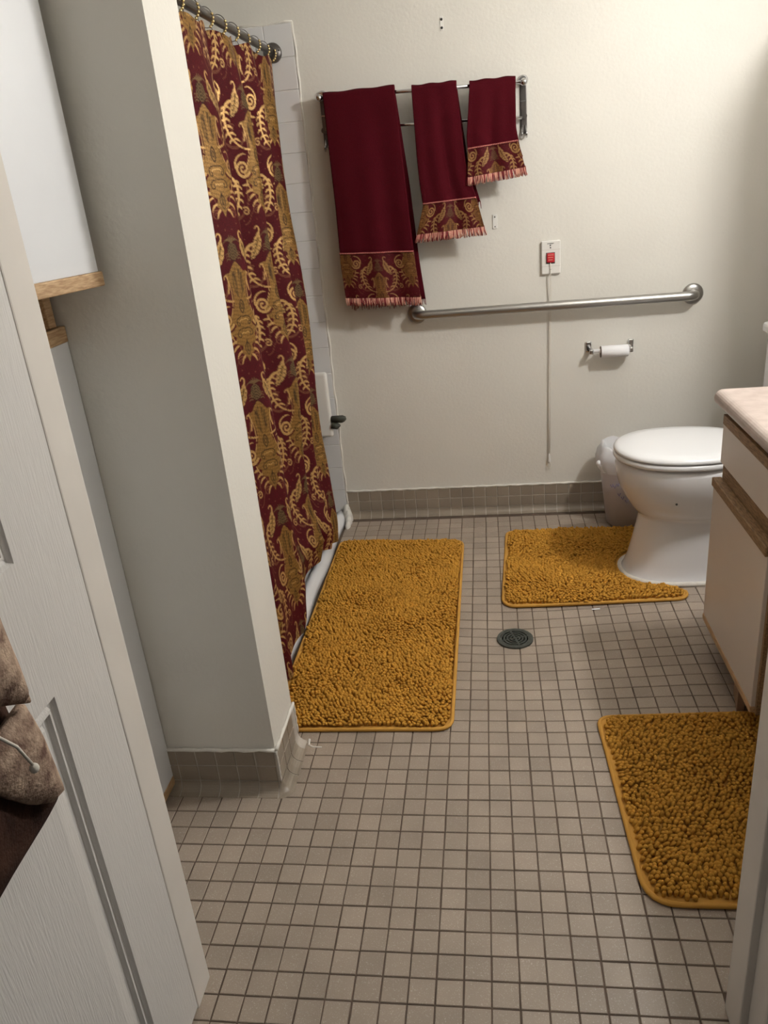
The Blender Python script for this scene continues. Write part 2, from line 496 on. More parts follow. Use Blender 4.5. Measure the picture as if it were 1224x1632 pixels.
def baseboard(name, p0, p1, normal_angle, label, ztop_extra=0.0, mitre=0.0):
    """tiled base along p0->p1; the tiles face local -Y after turning by normal_angle"""
    L = math.hypot(p1[0] - p0[0], p1[1] - p0[1])
    root = MB().box(0, L, -0.004, 0.0, 0.0, CV + 2 * BH + 0.001)
    # cove bed
    vs, fs = [], []
    n = 6
    for k in range(n):
        t = math.pi / 2 * k / (n - 1)
        y = -0.004 - CV * (1 - math.cos(t)); z = CV * (1 - math.sin(t))
        vs += [(0, y, z), (L, y, z)]
    for k in range(n - 1): fs.append((2 * k, 2 * k + 1, 2 * k + 3, 2 * k + 2))
    root.add(vs, fs, True)
    o = root.build(name, M['lgrout'])
    o.location = (p0[0], p0[1], 0); o.rotation_euler = (0, 0, normal_angle)
    tag(o, label, 'baseboard', kind='structure')
    nT = int(L / T + 0.15)
    for i in range(nT):
        x = (i + 0.5) * T
        for r in range(2):
            c = link('tile', bt, None, o)
            c.location = (x + rnd.gauss(0, 0.0003), -0.0062, CV + (r + 0.5) * BH); c.rotation_euler = (math.radians(90), 0, 0)
        c = link('cove_tile', cv, None, o)
        c.location = (x, -0.0044, 0)
    cp = MB()
    ks = int(L / 0.02) + 2
    cp.tube([(L * k / (ks - 1), -0.004, CV + 2 * BH + 0.002 + 0.0012 * math.sin(k * 1.9)) for k in range(ks)],
            [0.0035 + 0.0022 * abs(math.sin(k * 0.83 + 1)) for k in range(ks)], 6)
    cp.build('caulk_bead', M['caulk'], o)
    return o
def cove_corner(parent, x, y):
    vs, fs = [], []; n, m = 7, 7
    for i in range(m):
        a = -math.pi / 2 + math.pi / 2 * i / (m - 1)
        for k in range(n):
            t = math.pi / 2 * k / (n - 1)
            r_ = 0.0062 + CV * (1 - math.cos(t))
            vs.append((x + r_ * math.cos(a), y + r_ * math.sin(a), CV * (1 - math.sin(t)) + 0.0014))
    for i in range(m - 1):
        for k in range(n - 1): fs.append((i * n + k, i * n + k + 1, (i + 1) * n + k + 1, (i + 1) * n + k))
    o = MB().add(vs, fs, True).build('corner_tile', M['basetile'], parent)
    o.matrix_parent_inverse = (Matrix.Translation(parent.location) @ parent.rotation_euler.to_matrix().to_4x4()).inverted()
baseboard('baseboard_back', (-0.575, YB), (XR, YB), 0, 'taupe coved tile base along the back wall')
bp_ = baseboard('baseboard_partition', (PX - 6.05 * T, PY0), (PX, PY0), 0, 'taupe coved tile base on the shaded partition face')
baseboard('baseboard_partition_end', (PX, PY0 - 0.003), (PX, PY1 + 0.003), math.radians(90), 'taupe coved tile base on the bright partition end')
cove_corner(bp_, PX, PY0)
# caulk down the partition corner
cb = MB()
cb.tube([(PX + 0.004, PY0 - 0.005, 0.030 + k * 0.0095) for k in range(11)], [0.0022 + 0.0012 * abs(math.sin(k * 1.7)) for k in range(11)], 6)
cb.tube([(PX + 0.004, PY1 + 0.003, 0.030 + k * 0.010) for k in range(11)], [0.003 + 0.0015 * abs(math.sin(k * 2.1)) for k in range(11)], 6)
cb.tube([(PX + 0.034, PY1 + 0.004, 0.004), (PX + 0.036, PY1 - 0.016, 0.0012), (PX + 0.050, PY1 - 0.024, 0.0008), (PX + 0.074, PY1 - 0.024, 0.0004)], [0.004, 0.0034, 0.003, 0.002], 6)
cb.build('caulk_bead', M['caulk'], wall_part)

DY_JAMB = -0.869
# door frame -------------------------------------------------------
tr = MB().box(JL - 0.03, JL, DY_JAMB, YF1 + 0.010, 0.0, 2.08, 0.003).build('trim_1', M['jamb'])
tag(tr, 'off white door jamb on the left beside the open door', 'door jamb', kind='structure')
mb = MB().box(JR, JR + 0.03, -0.885, YF1, 0.0, 2.08, 0.003)
mb.box(JR + 0.013, JR + 0.035, -0.945, -0.884, 0.0, 2.08, 0.001)
mb.box(JR + 0.006, JR + 0.075, -0.963, -0.9445, 0.0, 2.10, 0.004)
tr = mb.build('trim_2', M['jamb'])
tag(tr, 'shaded door jamb with stepped rebate at the right edge', 'door jamb', kind='structure')
tr = MB().box(JL, JR, YF0, YF1 + 0.005, 2.05, 2.08).build('trim_3', M['jamb'])
tag(tr, 'head of the door frame above the doorway', 'door jamb', kind='structure')

# ------------------------------------------------------------------ entrance door (open, moulded panels)
def panel_loops(mb, y0, y1, z0, z1, xf):
    prof = [(0, 0), (0.003, -0.007), (0.009, -0.009), (0.012, -0.003), (0.016, -0.0025), (0.019, -0.009), (0.027, -0.011), (0.031, -0.005), (0.060, 0.0005)]
    vs, fs = [], []
    for d, h in prof:
        vs += [(xf + h, y0 + d, z0 + d), (xf + h, y1 - d, z0 + d), (xf + h, y1 - d, z1 - d), (xf + h, y0 + d, z1 - d)]
    for k in range(len(prof) - 1):
        for a in range(4):
            b = (a + 1) % 4
            fs.append((4 * k + a, 4 * k + b, 4 * k + 4 + b, 4 * k + 4 + a))
    e = 4 * (len(prof) - 1)
    fs.append((e, e + 1, e + 2, e + 3))
    mb.add(vs, fs)
DY0, DY1, DX = -1.775, -0.872, JL
door = empty('door_1', (DX, DY1, 0))
tag(door, 'white moulded panel door standing open on the left', 'door', kind='structure')
P = [(-1.640, -1.008, 0.150, 0.823), (-1.640, -1.008, 1.022, 1.90)]
mb = MB()
mb.box(DX - 0.044, DX - 0.012, DY0, DY1, 0.012, 2.04)
zs = [0.012, P[0][2], P[0][3], P[1][2], P[1][3], 2.04]
for (a, b, c, d) in ((DY0, DY1, zs[0], zs[1]), (DY0, DY1, zs[2], zs[3]), (DY0, DY1, zs[4], zs[5]),
                     (DY0, P[0][0], zs[1], zs[2]), (P[0][1], DY1, zs[1], zs[2]), (DY0, P[1][0], zs[3], zs[4]), (P[1][1], DY1, zs[3], zs[4])):
    mb.add([(DX, a, c), (DX, b, c), (DX, b, d), (DX, a, d)], [(0, 1, 2, 3)])
mb.add([(DX, DY1, 0.012), (DX - 0.013, DY1, 0.012), (DX - 0.013, DY1, 2.04), (DX, DY1, 2.04)], [(0, 1, 2, 3)])
mb.add([(DX, DY0, 0.012), (DX - 0.013, DY0, 0.012), (DX - 0.013, DY0, 2.04), (DX, DY0, 2.04)], [(0, 1, 2, 3)])
o = mb.build('slab', M['door'], door); o.matrix_parent_inverse = Matrix.Translation((-DX, -DY1, 0))
for p in P:
    mb = MB(); panel_loops(mb, *p, DX)
    o = mb.build('panel', M['door'], door); o.matrix_parent_inverse = Matrix.Translation((-DX, -DY1, 0))

def child(mb, name, m, parent):
    """part given in world coordinates under an unrotated or rotated empty"""
    o = mb.build(name, M[m] if isinstance(m, str) else m, parent)
    o.matrix_parent_inverse = parent_matrix(parent).inverted()
    return o
def parent_matrix(p):
    if p.parent: return Matrix.Identity(4)      # parts are built in world coordinates
    return Matrix.Translation(p.location) @ p.rotation_euler.to_matrix().to_4x4()
def child_obj(o, parent):
    o.parent = parent
    o.matrix_parent_inverse = parent_matrix(parent).inverted()
    return o

# ------------------------------------------------------------------ damask motif (drawn in mm on one repeat)
MW, MH = 380, 420
C_BURG = np.array(lin(72, 5, 13)[:3]); C_PALE = np.array(lin(184, 146, 90)[:3]); C_GOLD = np.array(lin(138, 102, 50)[:3])
C_OLIVE = np.array(lin(112, 66, 44)[:3]); C_DARK = np.array(lin(38, 22, 16)[:3]); C_PINE = np.array(lin(104, 82, 50)[:3])
CAN = np.zeros((MH, MW, 4), np.float32); CAN[..., :3] = C_BURG
_yy, _xx = np.mgrid[0:MH, 0:MW]
HATCH = (0.86 + 0.16 * np.sin(_yy * 0.55 + 3 * np.sin(_xx * 0.07)) + 0.12 * np.sin(_xx * 0.9))[..., None]
def comp(mask, col, sheen, hatch=False):
    """lay a thread colour over the repeat, at both half-drop places"""
    mk = np.maximum(mask, np.roll(mask, (MH // 2, MW // 2), (0, 1)))[..., None]
    c = col[None, None, :] * HATCH if hatch else np.broadcast_to(col[None, None, :], (MH, MW, 3))
    CAN[..., :3] = CAN[..., :3] * (1 - mk) + c * mk
    CAN[..., 3:] = CAN[..., 3:] * (1 - mk) + sheen * mk
def disc(A, x, y, r):
    R_ = int(r + 3); xi, yi = int(round(x)), int(round(y))
    xs = np.arange(xi - R_, xi + R_ + 1); ys = np.arange(yi - R_, yi + R_ + 1)
    a = np.clip(r + 0.5 - np.hypot(xs[None, :] - x, ys[:, None] - y), 0, 1)
    ix = np.ix_(ys % MH, xs % MW)
    A[ix] = np.maximum(A[ix], a)
def bez(p, n):
    p = np.array(p, float); t = np.linspace(0, 1, n)[:, None]; k = len(p) - 1
    return sum(math.comb(k, i) * (1 - t) ** (k - i) * t ** i * p[i] for i in range(k + 1))
INK = {'pale': (C_PALE, 1.0), 'gold': (C_GOLD, 0.8), 'olive': (C_OLIVE, 0.3), 'dark': (C_DARK, 0.0), 'burg': (C_BURG, 0.0), 'pine': (C_PINE, 0.3)}
def stroke(ink, p, w0, w1, n=46, raw=False, bulge=0.0, A=None):
    pts = np.array(p, float) if raw else bez(p, n)
    own = A is None
    if own: A = np.zeros((MH, MW), np.float32)
    for i, (x, y) in enumerate(pts):
        t = i / (len(pts) - 1)
        w = w0 + (w1 - w0) * t + bulge * math.sin(math.pi * t)
        for sgn in (1, -1): disc(A, sgn * x, y, w)
    if own: comp(A, *INK[ink])
def spiral(ink, cx, cy, r0, r1, a0, turns, w0, w1, n=64):
    stroke(ink, [(cx + (r0 + (r1 - r0) * i / (n - 1)) * math.cos(a0 + turns * 6.2832 * i / (n - 1)), cy + (r0 + (r1 - r0) * i / (n - 1)) * math.sin(a0 + turns * 6.2832 * i / (n - 1))) for i in range(n)], w0, w1, raw=True)
def fill(ink, poly, hatch=False, grow=0):
    poly = np.array(poly, float)
    A = np.zeros((MH, MW), np.float32)
    x0, x1 = int(poly[:, 0].min()) - 1, int(poly[:, 0].max()) + 2; y0, y1 = int(poly[:, 1].min()) - 1, int(poly[:, 1].max()) + 2
    X, Y = np.meshgrid(np.arange(x0, x1), np.arange(y0, y1)); ins = np.zeros(X.shape, bool); n = len(poly)
    for i in range(n):
        ax, ay = poly[i]; bx, by = poly[(i + 1) % n]
        if ay == by: continue
        ins ^= ((ay > Y) != (by > Y)) & (X < (bx - ax) * (Y - ay) / (by - ay) + ax)
    ys, xs = Y[ins], X[ins]
    for sgn in (1, -1): A[ys % MH, (sgn * xs) % MW] = 1.0
    comp(A, INK[ink][0], INK[ink][1], hatch)
def smooth_poly(pts, n=8):
    P_ = np.array(pts, float); out = []; m = len(P_)
    for i in range(m - 1):
        p0, p1, p2, p3 = P_[max(i - 1, 0)], P_[i], P_[i + 1], P_[min(i + 2, m - 1)]
        for t in np.linspace(0, 1, n, endpoint=False):
            out.append(0.5 * ((2 * p1) + (-p0 + p2) * t + (2 * p0 - 5 * p1 + 4 * p2 - p3) * t * t + (-p0 + 3 * p1 - 3 * p2 + p3) * t ** 3))
    out.append(P_[-1])
    return out
# faint tendrils first
for off in (0, 6):
    stroke('olive', [(58, -146), (92, -206 - off), (150 - off, -196 - off), (156 - off, -146)], 1.6, 2.2)
stroke('pale', [(150, -170), (166, -120), (140, -112), (142, -130)], 2.6, 1.8)
spiral('olive', 160, 46, 15, 4, 0.4, 1.4, 1.8, 1.2); spiral('olive', 134, 158, 13, 3, 2.4, 1.3, 1.8, 1.2)
stroke('olive', [(176, 60), (150, 90), (172, 120), (150, 150)], 1.5, 1.1); stroke('olive', [(112, 4), (140, 10), (128, 34), (150, 44)], 1.5, 1.1)
stroke('olive', [(100, -110), (120, -128), (108, -150), (124, -166)], 1.5, 1.1); spiral('olive', 112, -132, 11, 3, 0.6, 1.3, 1.6, 1.1)
stroke('olive', [(128, 66), (140, 84), (126, 100), (136, 122)], 1.5, 1.0)
spiral('pale', 70, -166, 13, 3, 1.0, 1.25, 2.2, 1.5)
# vase body, with a pale rim
BODY = [(0, -172), (10, -150), (24, -140), (17, -122), (40, -108), (36, -92), (54, -78), (58, -52), (44, -30), (30, -6), (24, 24), (28, 60), (40, 92), (26, 96), (14, 112), (0, 126)]
fill('gold', smooth_poly(BODY), True)
stroke('pale', [BODY[8], BODY[9], BODY[10], BODY[11], BODY[12]], 1.6, 1.6)
stroke('pale', [(40, -108), (50, -92), (60, -70), (58, -46)], 2.0, 1.4)
# fringed leaves along the foot
for (x, y, dx, dy) in ((40, -104, 22, -10), (33, -118, 20, -16), (24, -136, 18, -18), (14, -152, 14, -22), (50, -88, 22, -2)):
    stroke('pale', [(x, y), (x + dx * 0.7, y + dy * 0.2), (x + dx, y + dy)], 3.2, 1.0, 20, bulge=1.2)
# big volute with a dark cut around it
spiral('burg', 62, -40, 33, 14, -2.6, 1.05, 4.0, 3.0)
spiral('pale', 62, -40, 26, 4, -2.6, 1.7, 4.4, 3.2)
stroke('pale', [(88, -36), (92, -8), (64, 6), (44, 2)], 3.4, 2.0)
stroke('burg', [(30, -4), (56, 14), (86, 4)], 2.4, 1.2)
# C-scroll plumes: stem, curl and fern fronds on the inner side
stroke('pale', [(26, 14), (104, 20), (122, 128), (74, 150)], 3.0, 4.6)
stroke('pale', [(74, 150), (46, 160), (40, 126), (60, 120)], 4.6, 3.0); stroke('pale', [(60, 120), (72, 118), (72, 132), (64, 132)], 3.0, 1.6)
for k in range(6):
    t = 0.30 + 0.11 * k
    q_ = bez([(26, 14), (104, 20), (122, 128), (74, 150)], 101)[int(t * 100)]
    stroke('pale', [q_, (q_[0] - 10, q_[1] + 9), (q_[0] - 25 + 1.5 * k, q_[1] - 5)], 1.6, 1.2, 22, bulge=2.4)
    stroke('pale', [q_, (q_[0] + 10, q_[1] + 4), (q_[0] + 15, q_[1] - 10)], 1.8, 1.0, 20, bulge=1.8)
# drawing inside the body
for k in range(5): stroke('dark', [(4 + 3 * k, 108 - 4 * k), (8 + 3 * k, 60), (6 + 2.5 * k, 22 + 5 * k)], 0.9, 0.7)
stroke('dark', [(0, 16), (11, 4), (10, -14), (0, -24)], 1.5, 1.5); stroke('dark', [(0, 6), (5, 0), (4, -8), (0, -12)], 1.1, 1.1)
stroke('dark', [(0, -34), (20, -30), (34, -46), (22, -58)], 1.4, 1.1); stroke('dark', [(22, -58), (12, -66), (14, -46), (24, -50)], 1.2, 0.9)
stroke('dark', [(0, -70), (16, -66), (34, -78), (26, -92)], 1.4, 1.1); stroke('dark', [(26, -92), (14, -98), (12, -82), (20, -82)], 1.2, 0.9)
stroke('dark', [(0, -112), (12, -118), (10, -136), (0, -150)], 1.3, 1.0); stroke('dark', [(0, -104), (4, -124), (0, -142)], 1.0, 0.8)
stroke('pale', [(2, -44), (10, -40), (16, -48)], 1.6, 1.0); stroke('pale', [(2, -84), (10, -78), (14, -86)], 1.6, 1.0)
# pineapple and its crown
fill('pine', smooth_poly([(0, 128), (14, 138), (17, 154), (12, 170), (0, 180)]))
for k in range(7):
    stroke('dark', [(0, 124 + 9 * k), (18, 142 + 9 * k)], 0.9, 0.9, 16); stroke('dark', [(0, 184 - 9 * k), (18, 166 - 9 * k)], 0.9, 0.9, 16)
for k in range(5): stroke('pine', [(0, 180), (3 + 4 * k, 192), (4 + 6 * k, 198 - 5 * k)], 2.2, 1.0, 16)
for k in range(3): stroke('pine', [(14, 132 + 8 * k), (24, 136 + 8 * k), (27, 128 + 9 * k)], 1.8, 0.8, 14)
# acanthus leaf
A_ = np.zeros((MH, MW), np.float32)
for t in np.linspace(0, 1, 40):
    x = 152 - 36 * t + 6 * math.sin(3 * t); y = -28 - 74 * t
    w = 2 + 13 * math.sin(math.pi * min(1, t * 1.04)) ** 0.8 * (1 - 0.3 * t) + 2.6 * math.sin(t * 30)
    for sgn in (1, -1): disc(A_, sgn * x, y, max(w, 1.2))
comp(A_, C_PALE, 0.9, True)
stroke('pale', [(152, -28), (164, -8), (150, 4), (142, -10)], 3.2, 2.0)
stroke('gold', [(150, -40), (140, -66), (121, -98)], 3.5, 1.0)
stroke('dark', [(151, -36), (140, -66), (120, -102)], 1.0, 0.8)
for k in range(5):
    stroke('dark', [(149 - 6 * k, -44 - 12 * k), (158 - 6 * k, -54 - 12 * k)], 0.9, 0.6, 14); stroke('dark', [(147 - 6 * k, -46 - 12 * k), (136 - 6 * k, -48 - 12 * k)], 0.9, 0.6, 14)
A_ = np.zeros((MH, MW), np.float32)
for (x, y) in ((172, -64), (108, 16), (152, 112), (98, -128), (178, 4), (34, -192), (120, -20), (164, 84), (90, 170), (140, -190), (116, 60)):
    for s_ in (1, -1): disc(A_, s_ * x, y, 2.2)
comp(A_, C_OLIVE, 0.2)
def motif_rgba(cx, cy, tone=1.0):
    """cx, cy in metres on the cloth -> (n,4) colour of the thread"""
    xi = (cx * 1000) % MW; yi = (cy * 1000) % MH
    x0 = np.floor(xi).astype(int) % MW; y0 = np.floor(yi).astype(int) % MH
    fx = (xi - np.floor(xi))[:, None]; fy = (yi - np.floor(yi))[:, None]
    x1 = (x0 + 1) % MW; y1 = (y0 + 1) % MH
    c = CAN[y0, x0] * (1 - fx) * (1 - fy) + CAN[y0, x1] * fx * (1 - fy) + CAN[y1, x0] * (1 - fx) * fy + CAN[y1, x1] * fx * fy
    if tone != 1.0: c = np.concatenate([C_BURG[None] * (1 - tone) + c[:, :3] * tone, c[:, 3:] * tone], 1)
    return c.astype(np.float32)
def set_weave(me, rgba):
    at = me.color_attributes.new('weave', 'FLOAT_COLOR', 'POINT')
    at.data.foreach_set('color', np.ascontiguousarray(rgba).ravel())

def grid_faces(nr_, nc):
    a = (np.arange(nr_ - 1)[:, None] * nc + np.arange(nc - 1)[None, :]).ravel()
    return np.stack([a, a + 1, a + nc + 1, a + nc], 1)

# ------------------------------------------------------------------ shower curtain
nc, nrw = 780, 600
s = np.linspace(0, 1, nc); r = np.linspace(0, 1, nrw)
S, R_ = np.meshgrid(s, r)
yfar = np.interp(R_, [0, 0.5, 0.8, 1], [1.450, 1.385, 1.30, 1.215])
Yc = -0.05 + S * (yfar + 0.05)
ph = 2 * math.pi * (5.6 * S + 0.16 * np.sin(2 * math.pi * 1.3 * S + 0.6))
amp = np.interp(R_, [0, 0.12, 0.6, 1], [0.016, 0.038, 0.048, 0.018]) * (0.88 + 0.25 * np.sin(2 * math.pi * 1.7 * S + 1.0))
xc = np.interp(R_, [0, 0.3, 0.75, 1], [-0.658, -0.650, -0.617, -0.572])
Xc = xc + amp * (np.sin(ph + 0.5 * R_) + 0.25 * np.sin(2 * ph + 1.0 - 1.2 * R_)) + 0.006 * np.sin(2 * math.pi * 2.2 * R_ + 9 * S)
Yc = Yc + 0.010 * np.cos(ph) * np.interp(R_, [0, 1], [0.6, 1.2])
hem = np.interp(Yc, [-0.1, 0.44, 0.49, 0.56, 0.70, 0.74, 1.02, 1.25], [0.024, 0.022, 0.09, 0.13, 0.160, 0.165, 0.075, 0.022])
ztop = 1.868 - 0.012 * (0.5 - 0.5 * np.cos(2 * math.pi * 11 * S))
Zc = ztop + R_ * (hem - ztop)
# the lifted hem folds under itself and bulges
lift = np.clip((hem - 0.03) / 0.12, 0, 1)
Xc = Xc + 0.030 * lift * np.clip((R_ - 0.86) / 0.10, 0, 1) * np.clip((1.0 - R_) / 0.05, 0, 1)
Yc = Yc + 0.012 * lift * np.sin(40 * R_) * np.clip((R_ - 0.9) / 0.1, 0, 1)
mid = nrw // 2
arc = np.concatenate([[0], np.cumsum(np.hypot(np.diff(Yc[mid]), np.diff(Xc[mid])))])
CX = np.broadcast_to(arc[None, :], S.shape)
k0 = np.argmin(np.abs(Yc[mid] - 0.66))
me = npmesh(np.stack([Xc.ravel(), Yc.ravel(), Zc.ravel()], 1), grid_faces(nrw, nc), True, 'curtain')
set_weave(me, motif_rgba((CX - arc[k0]).ravel(), (Zc + 0.03 * (1 - R_) - 1.766).ravel()))
curtain = link('shower_curtain', me, M['weave'])
tag(curtain, 'burgundy and gold damask shower curtain hanging beside the partition', 'curtain')

# white liner behind it
nc2, nr2 = 160, 60
s = np.linspace(0, 1, nc2); r = np.linspace(0, 1, nr2); S, R_ = np.meshgrid(s, r)
Yl = -0.05 + S * (np.interp(R_, [0, 1], [1.43, 1.22]) + 0.05)
Xl = np.interp(R_, [0, 1], [-0.735, -0.712]) + 0.005 * np.sin(2 * math.pi * 8 * S + R_)
Zl = 1.862 + R_ * (0.035 - 1.862)
me = npmesh(np.stack([Xl.ravel(), Yl.ravel(), Zl.ravel()], 1), grid_faces(nr2, nc2), True, 'liner')
tag(link('curtain_liner', me, M['liner']), 'white vinyl liner behind the damask shower curtain', 'curtain liner')

# rod
RX, RZ = -0.662, 1.892
rod = empty('curtain_rod', (RX, YB - 0.006, RZ))
tag(rod, 'dark pewter shower curtain rod with round wall flange', 'curtain rod')
child(MB().tube([(RX, PY1 - 0.0, RZ), (RX, YB - 0.02, RZ)], 0.0125, 16), 'rod', 'rodm', rod)
child(MB().tube([(RX, PY1 + 0.001, RZ), (RX, 0.62, RZ)], 0.0145, 16), 'sleeve', 'rodm', rod)
fl = child(MB().lathe([(0.034, 0.0), (0.034, -0.006), (0.030, -0.012), (0.018, -0.016), (0.017, -0.04)], (RX, YB - 0.0085, RZ), 'Y', 24), 'flange', 'rodm', rod)
for a in (0.2, 2.3, 4.4):
    child(MB().sphere((RX + 0.026 * math.cos(a), YB - 0.020, RZ + 0.026 * math.sin(a)), 0.0035, 8, 5), 'screw', 'black', fl)
child(MB().lathe([(0.030, 0.0), (0.030, 0.006), (0.018, 0.014), (0.017, 0.03)], (RX, PY1 + 0.0005, RZ), 'Y', 24), 'flange', 'rodm', rod)
# curtain rings
ring_y = [0.06, 0.19, 0.32, 0.44, 0.56, 0.68, 0.80, 0.93, 1.06, 1.19, 1.31, 1.41]
ORD = ['first', 'second', 'third', 'fourth', 'fifth', 'sixth', 'seventh', 'eighth', 'ninth', 'tenth', 'eleventh', 'twelfth']
ring0 = empty('curtain_ring', (RX, ring_y[0], RZ))
pts = [(0.022 * math.sin(2 * math.pi * k / 24), 0.007 * math.sin(2 * math.pi * k / 24), -0.008 + 0.026 * math.cos(2 * math.pi * k / 24)) for k in range(24)]
wm = MB().tube(pts, 0.0012, 6, closed=True).mesh('ring_wire'); wm.materials.append(M['dark_metal'])
bm_ = MB().sphere((0, 0, 0), 0.0042, 8, 6).mesh('bead'); bm_.materials.append(M['gold_bead'])
for i, y in enumerate(ring_y):
    g = ring0 if i == 0 else empty('curtain_ring')
    g.location = (RX, y, RZ); g.rotation_euler = (0, 0, rnd.uniform(-0.5, 0.5))
    tag(g, 'wire curtain ring with pale gold beads, %s from the rod flange on the back wall' % ORD[len(ring_y) - 1 - i], 'curtain ring', 'beaded rings on the curtain rod')
    link('ring_wire', wm, None, g)
    for k in range(5):
        a = math.radians(70 + 20 * k)
        b = link('bead', bm_, None, g)
        b.location = (0.022 * math.sin(a), 0.007 * math.sin(a), -0.008 + 0.026 * math.cos(a))

# ------------------------------------------------------------------ shower threshold dam and pan
pan = MB().box(XL, -0.645, PY1, YB - 0.008, -0.001, 0.012).build('shower_pan', M['dam'])
tag(pan, 'white shower pan floor behind the curtain', 'shower pan')
prof = [(-0.642, 0.0), (-0.638, 0.020), (-0.626, 0.036), (-0.612, 0.040), (-0.600, 0.032), (-0.590, 0.014), (-0.582, 0.001), (-0.642, 0.0)]
ny = 30; vs, fs = [], []
for i in range(ny):
    y = PY1 + 0.004 + (YB - 0.015 - PY1) * i / (ny - 1)
    dx = 0.004 * math.sin(i * 0.7)
    for (x, z) in prof[:-1]: vs.append((x + dx, y, z + zf(x, y) + 0.001))
k = len(prof) - 1
for i in range(ny - 1):
    for a in range(k):
        b = (a + 1) % k
        fs.append((i * k + a, i * k + b, (i + 1) * k + b, (i + 1) * k + a))
fs.append(tuple(range(k))); fs.append(tuple((ny - 1) * k + a for a in reversed(range(k))))
dam = MB().add(vs, fs, True).build('shower_threshold', M['dam'])
tag(dam, 'soft white rubber shower threshold along the curtain hem', 'threshold')
# white caulk heap in the corner by the back wall
mb = MB()
for (x, y, rx, rz) in ((-0.572, 1.435, 0.020, 0.05), (-0.567, 1.40, 0.016, 0.030), (-0.565, 1.36, 0.012, 0.022), (-0.580, 1.452, 0.02, 0.07)):
    mb.sphere((x, y, 0.004), 1.0, 12, 8, (rx, 0.03, rz))
tag(mb.build('caulk_patch', M['caulk']), 'white caulk smeared in the corner of shower threshold and wall', 'caulk')

# shower chair: only its back edge and one grip show past the curtain
ch = empty('shower_chair', (-0.80, 1.25, 0.012))
tag(ch, 'white shower chair with dark grip peeking out behind the curtain', 'chair')
mb = MB().box(-1.02, -0.590, 1.392, 1.420, 0.415, 0.70, 0.012, 3)
child(mb, 'backrest', 'dull_plastic', ch)
mb = MB().box(-1.01, -0.77, 1.10, 1.39, 0.385, 0.415, 0.010, 2)
child(mb, 'seat', 'dull_plastic', ch)
for (x, y) in ((-1.0, 1.12), (-0.78, 1.12), (-1.0, 1.38), (-0.78, 1.38)):
    lg = child(MB().tube([(x, y, 0.03), (x, y, 0.39)], 0.012, 10), 'leg', 'steel', ch)
    child(MB().lathe([(0.018, 0.0125), (0.018, 0.03), (0.014, 0.04)], (x, y, 0), 'Z', 12), 'foot', 'rubber', lg)
child(MB().tube([(-0.592, 1.405, 0.492), (-0.545, 1.405, 0.492), (-0.535, 1.405, 0.490), (-0.530, 1.405, 0.486)], [0.016, 0.017, 0.014, 0.006], 12), 'grip', 'rubber', ch)
child(MB().tube([(-0.592, 1.400, 0.470), (-0.570, 1.400, 0.462), (-0.556, 1.400, 0.468)], [0.018, 0.014, 0.006], 10), 'grip_clamp', 'rubber', ch)

# ------------------------------------------------------------------ towel rack
RKY = 1.40
rack = empty('towel_rack', (-0.12, YB, 1.70))
tag(rack, 'chrome double bar towel rack on the back wall', 'towel rack')
xl, xr = -0.494, 0.252
zl, zr = 1.722, 1.700
child(MB().tube([(xl, RKY, zl), (xr, RKY, zr)], 0.0065, 12), 'bar', 'chrome', rack)
child(MB().tube([(xl + 0.004, 1.430, 1.617), (xr - 0.008, 1.430, 1.588)], 0.006, 12), 'bar', 'chrome', rack)
for (x, zt) in ((xl, zl), (xr, zr)):
    br = child(MB().box(x - 0.012, x + 0.012, YB - 0.007, YB - 0.0005, zt - 0.165, zt + 0.012, 0.003), 'bracket_plate', 'dark_metal', rack)
    child(MB().lathe([(0.018, 0), (0.018, -0.006), (0.013, -0.010)], (x, YB - 0.001, zt + 0.012), 'Y', 20), 'rosette', 'chrome', br)
    child(MB().tube([(x, YB - 0.004, zt + 0.004), (x, 1.43, zt + 0.003), (x, RKY - 0.008, zt)], [0.009, 0.008, 0.010], 14), 'arm', 'dark_metal', rack)
    child(MB().sphere((x, RKY - 0.004, zt), 0.0125, 14, 8), 'end_knob', 'chrome', rack)
    child(MB().tube([(x, YB - 0.004, zt - 0.108), (x, 1.425, zt - 0.108)], [0.008, 0.0105], 14), 'arm', 'dark_metal', rack)
    hk = MB()
    for s_ in (-0.008, 0.009):
        hk.tube([(x + s_ * 0.6, YB - 0.005, zt - 0.135), (x + s_, YB - 0.010, zt - 0.165), (x + s_, YB - 0.020, zt - 0.176), (x + s_, YB - 0.031, zt - 0.170), (x + s_, YB - 0.033, zt - 0.160)], 0.0038, 8)
    child(hk, 'hook', 'chrome', br)
    child(MB().box(x - 0.011, x + 0.011, YB - 0.0078, YB - 0.0065, zt - 0.058, zt - 0.054), 'mark', 'chrome', br)

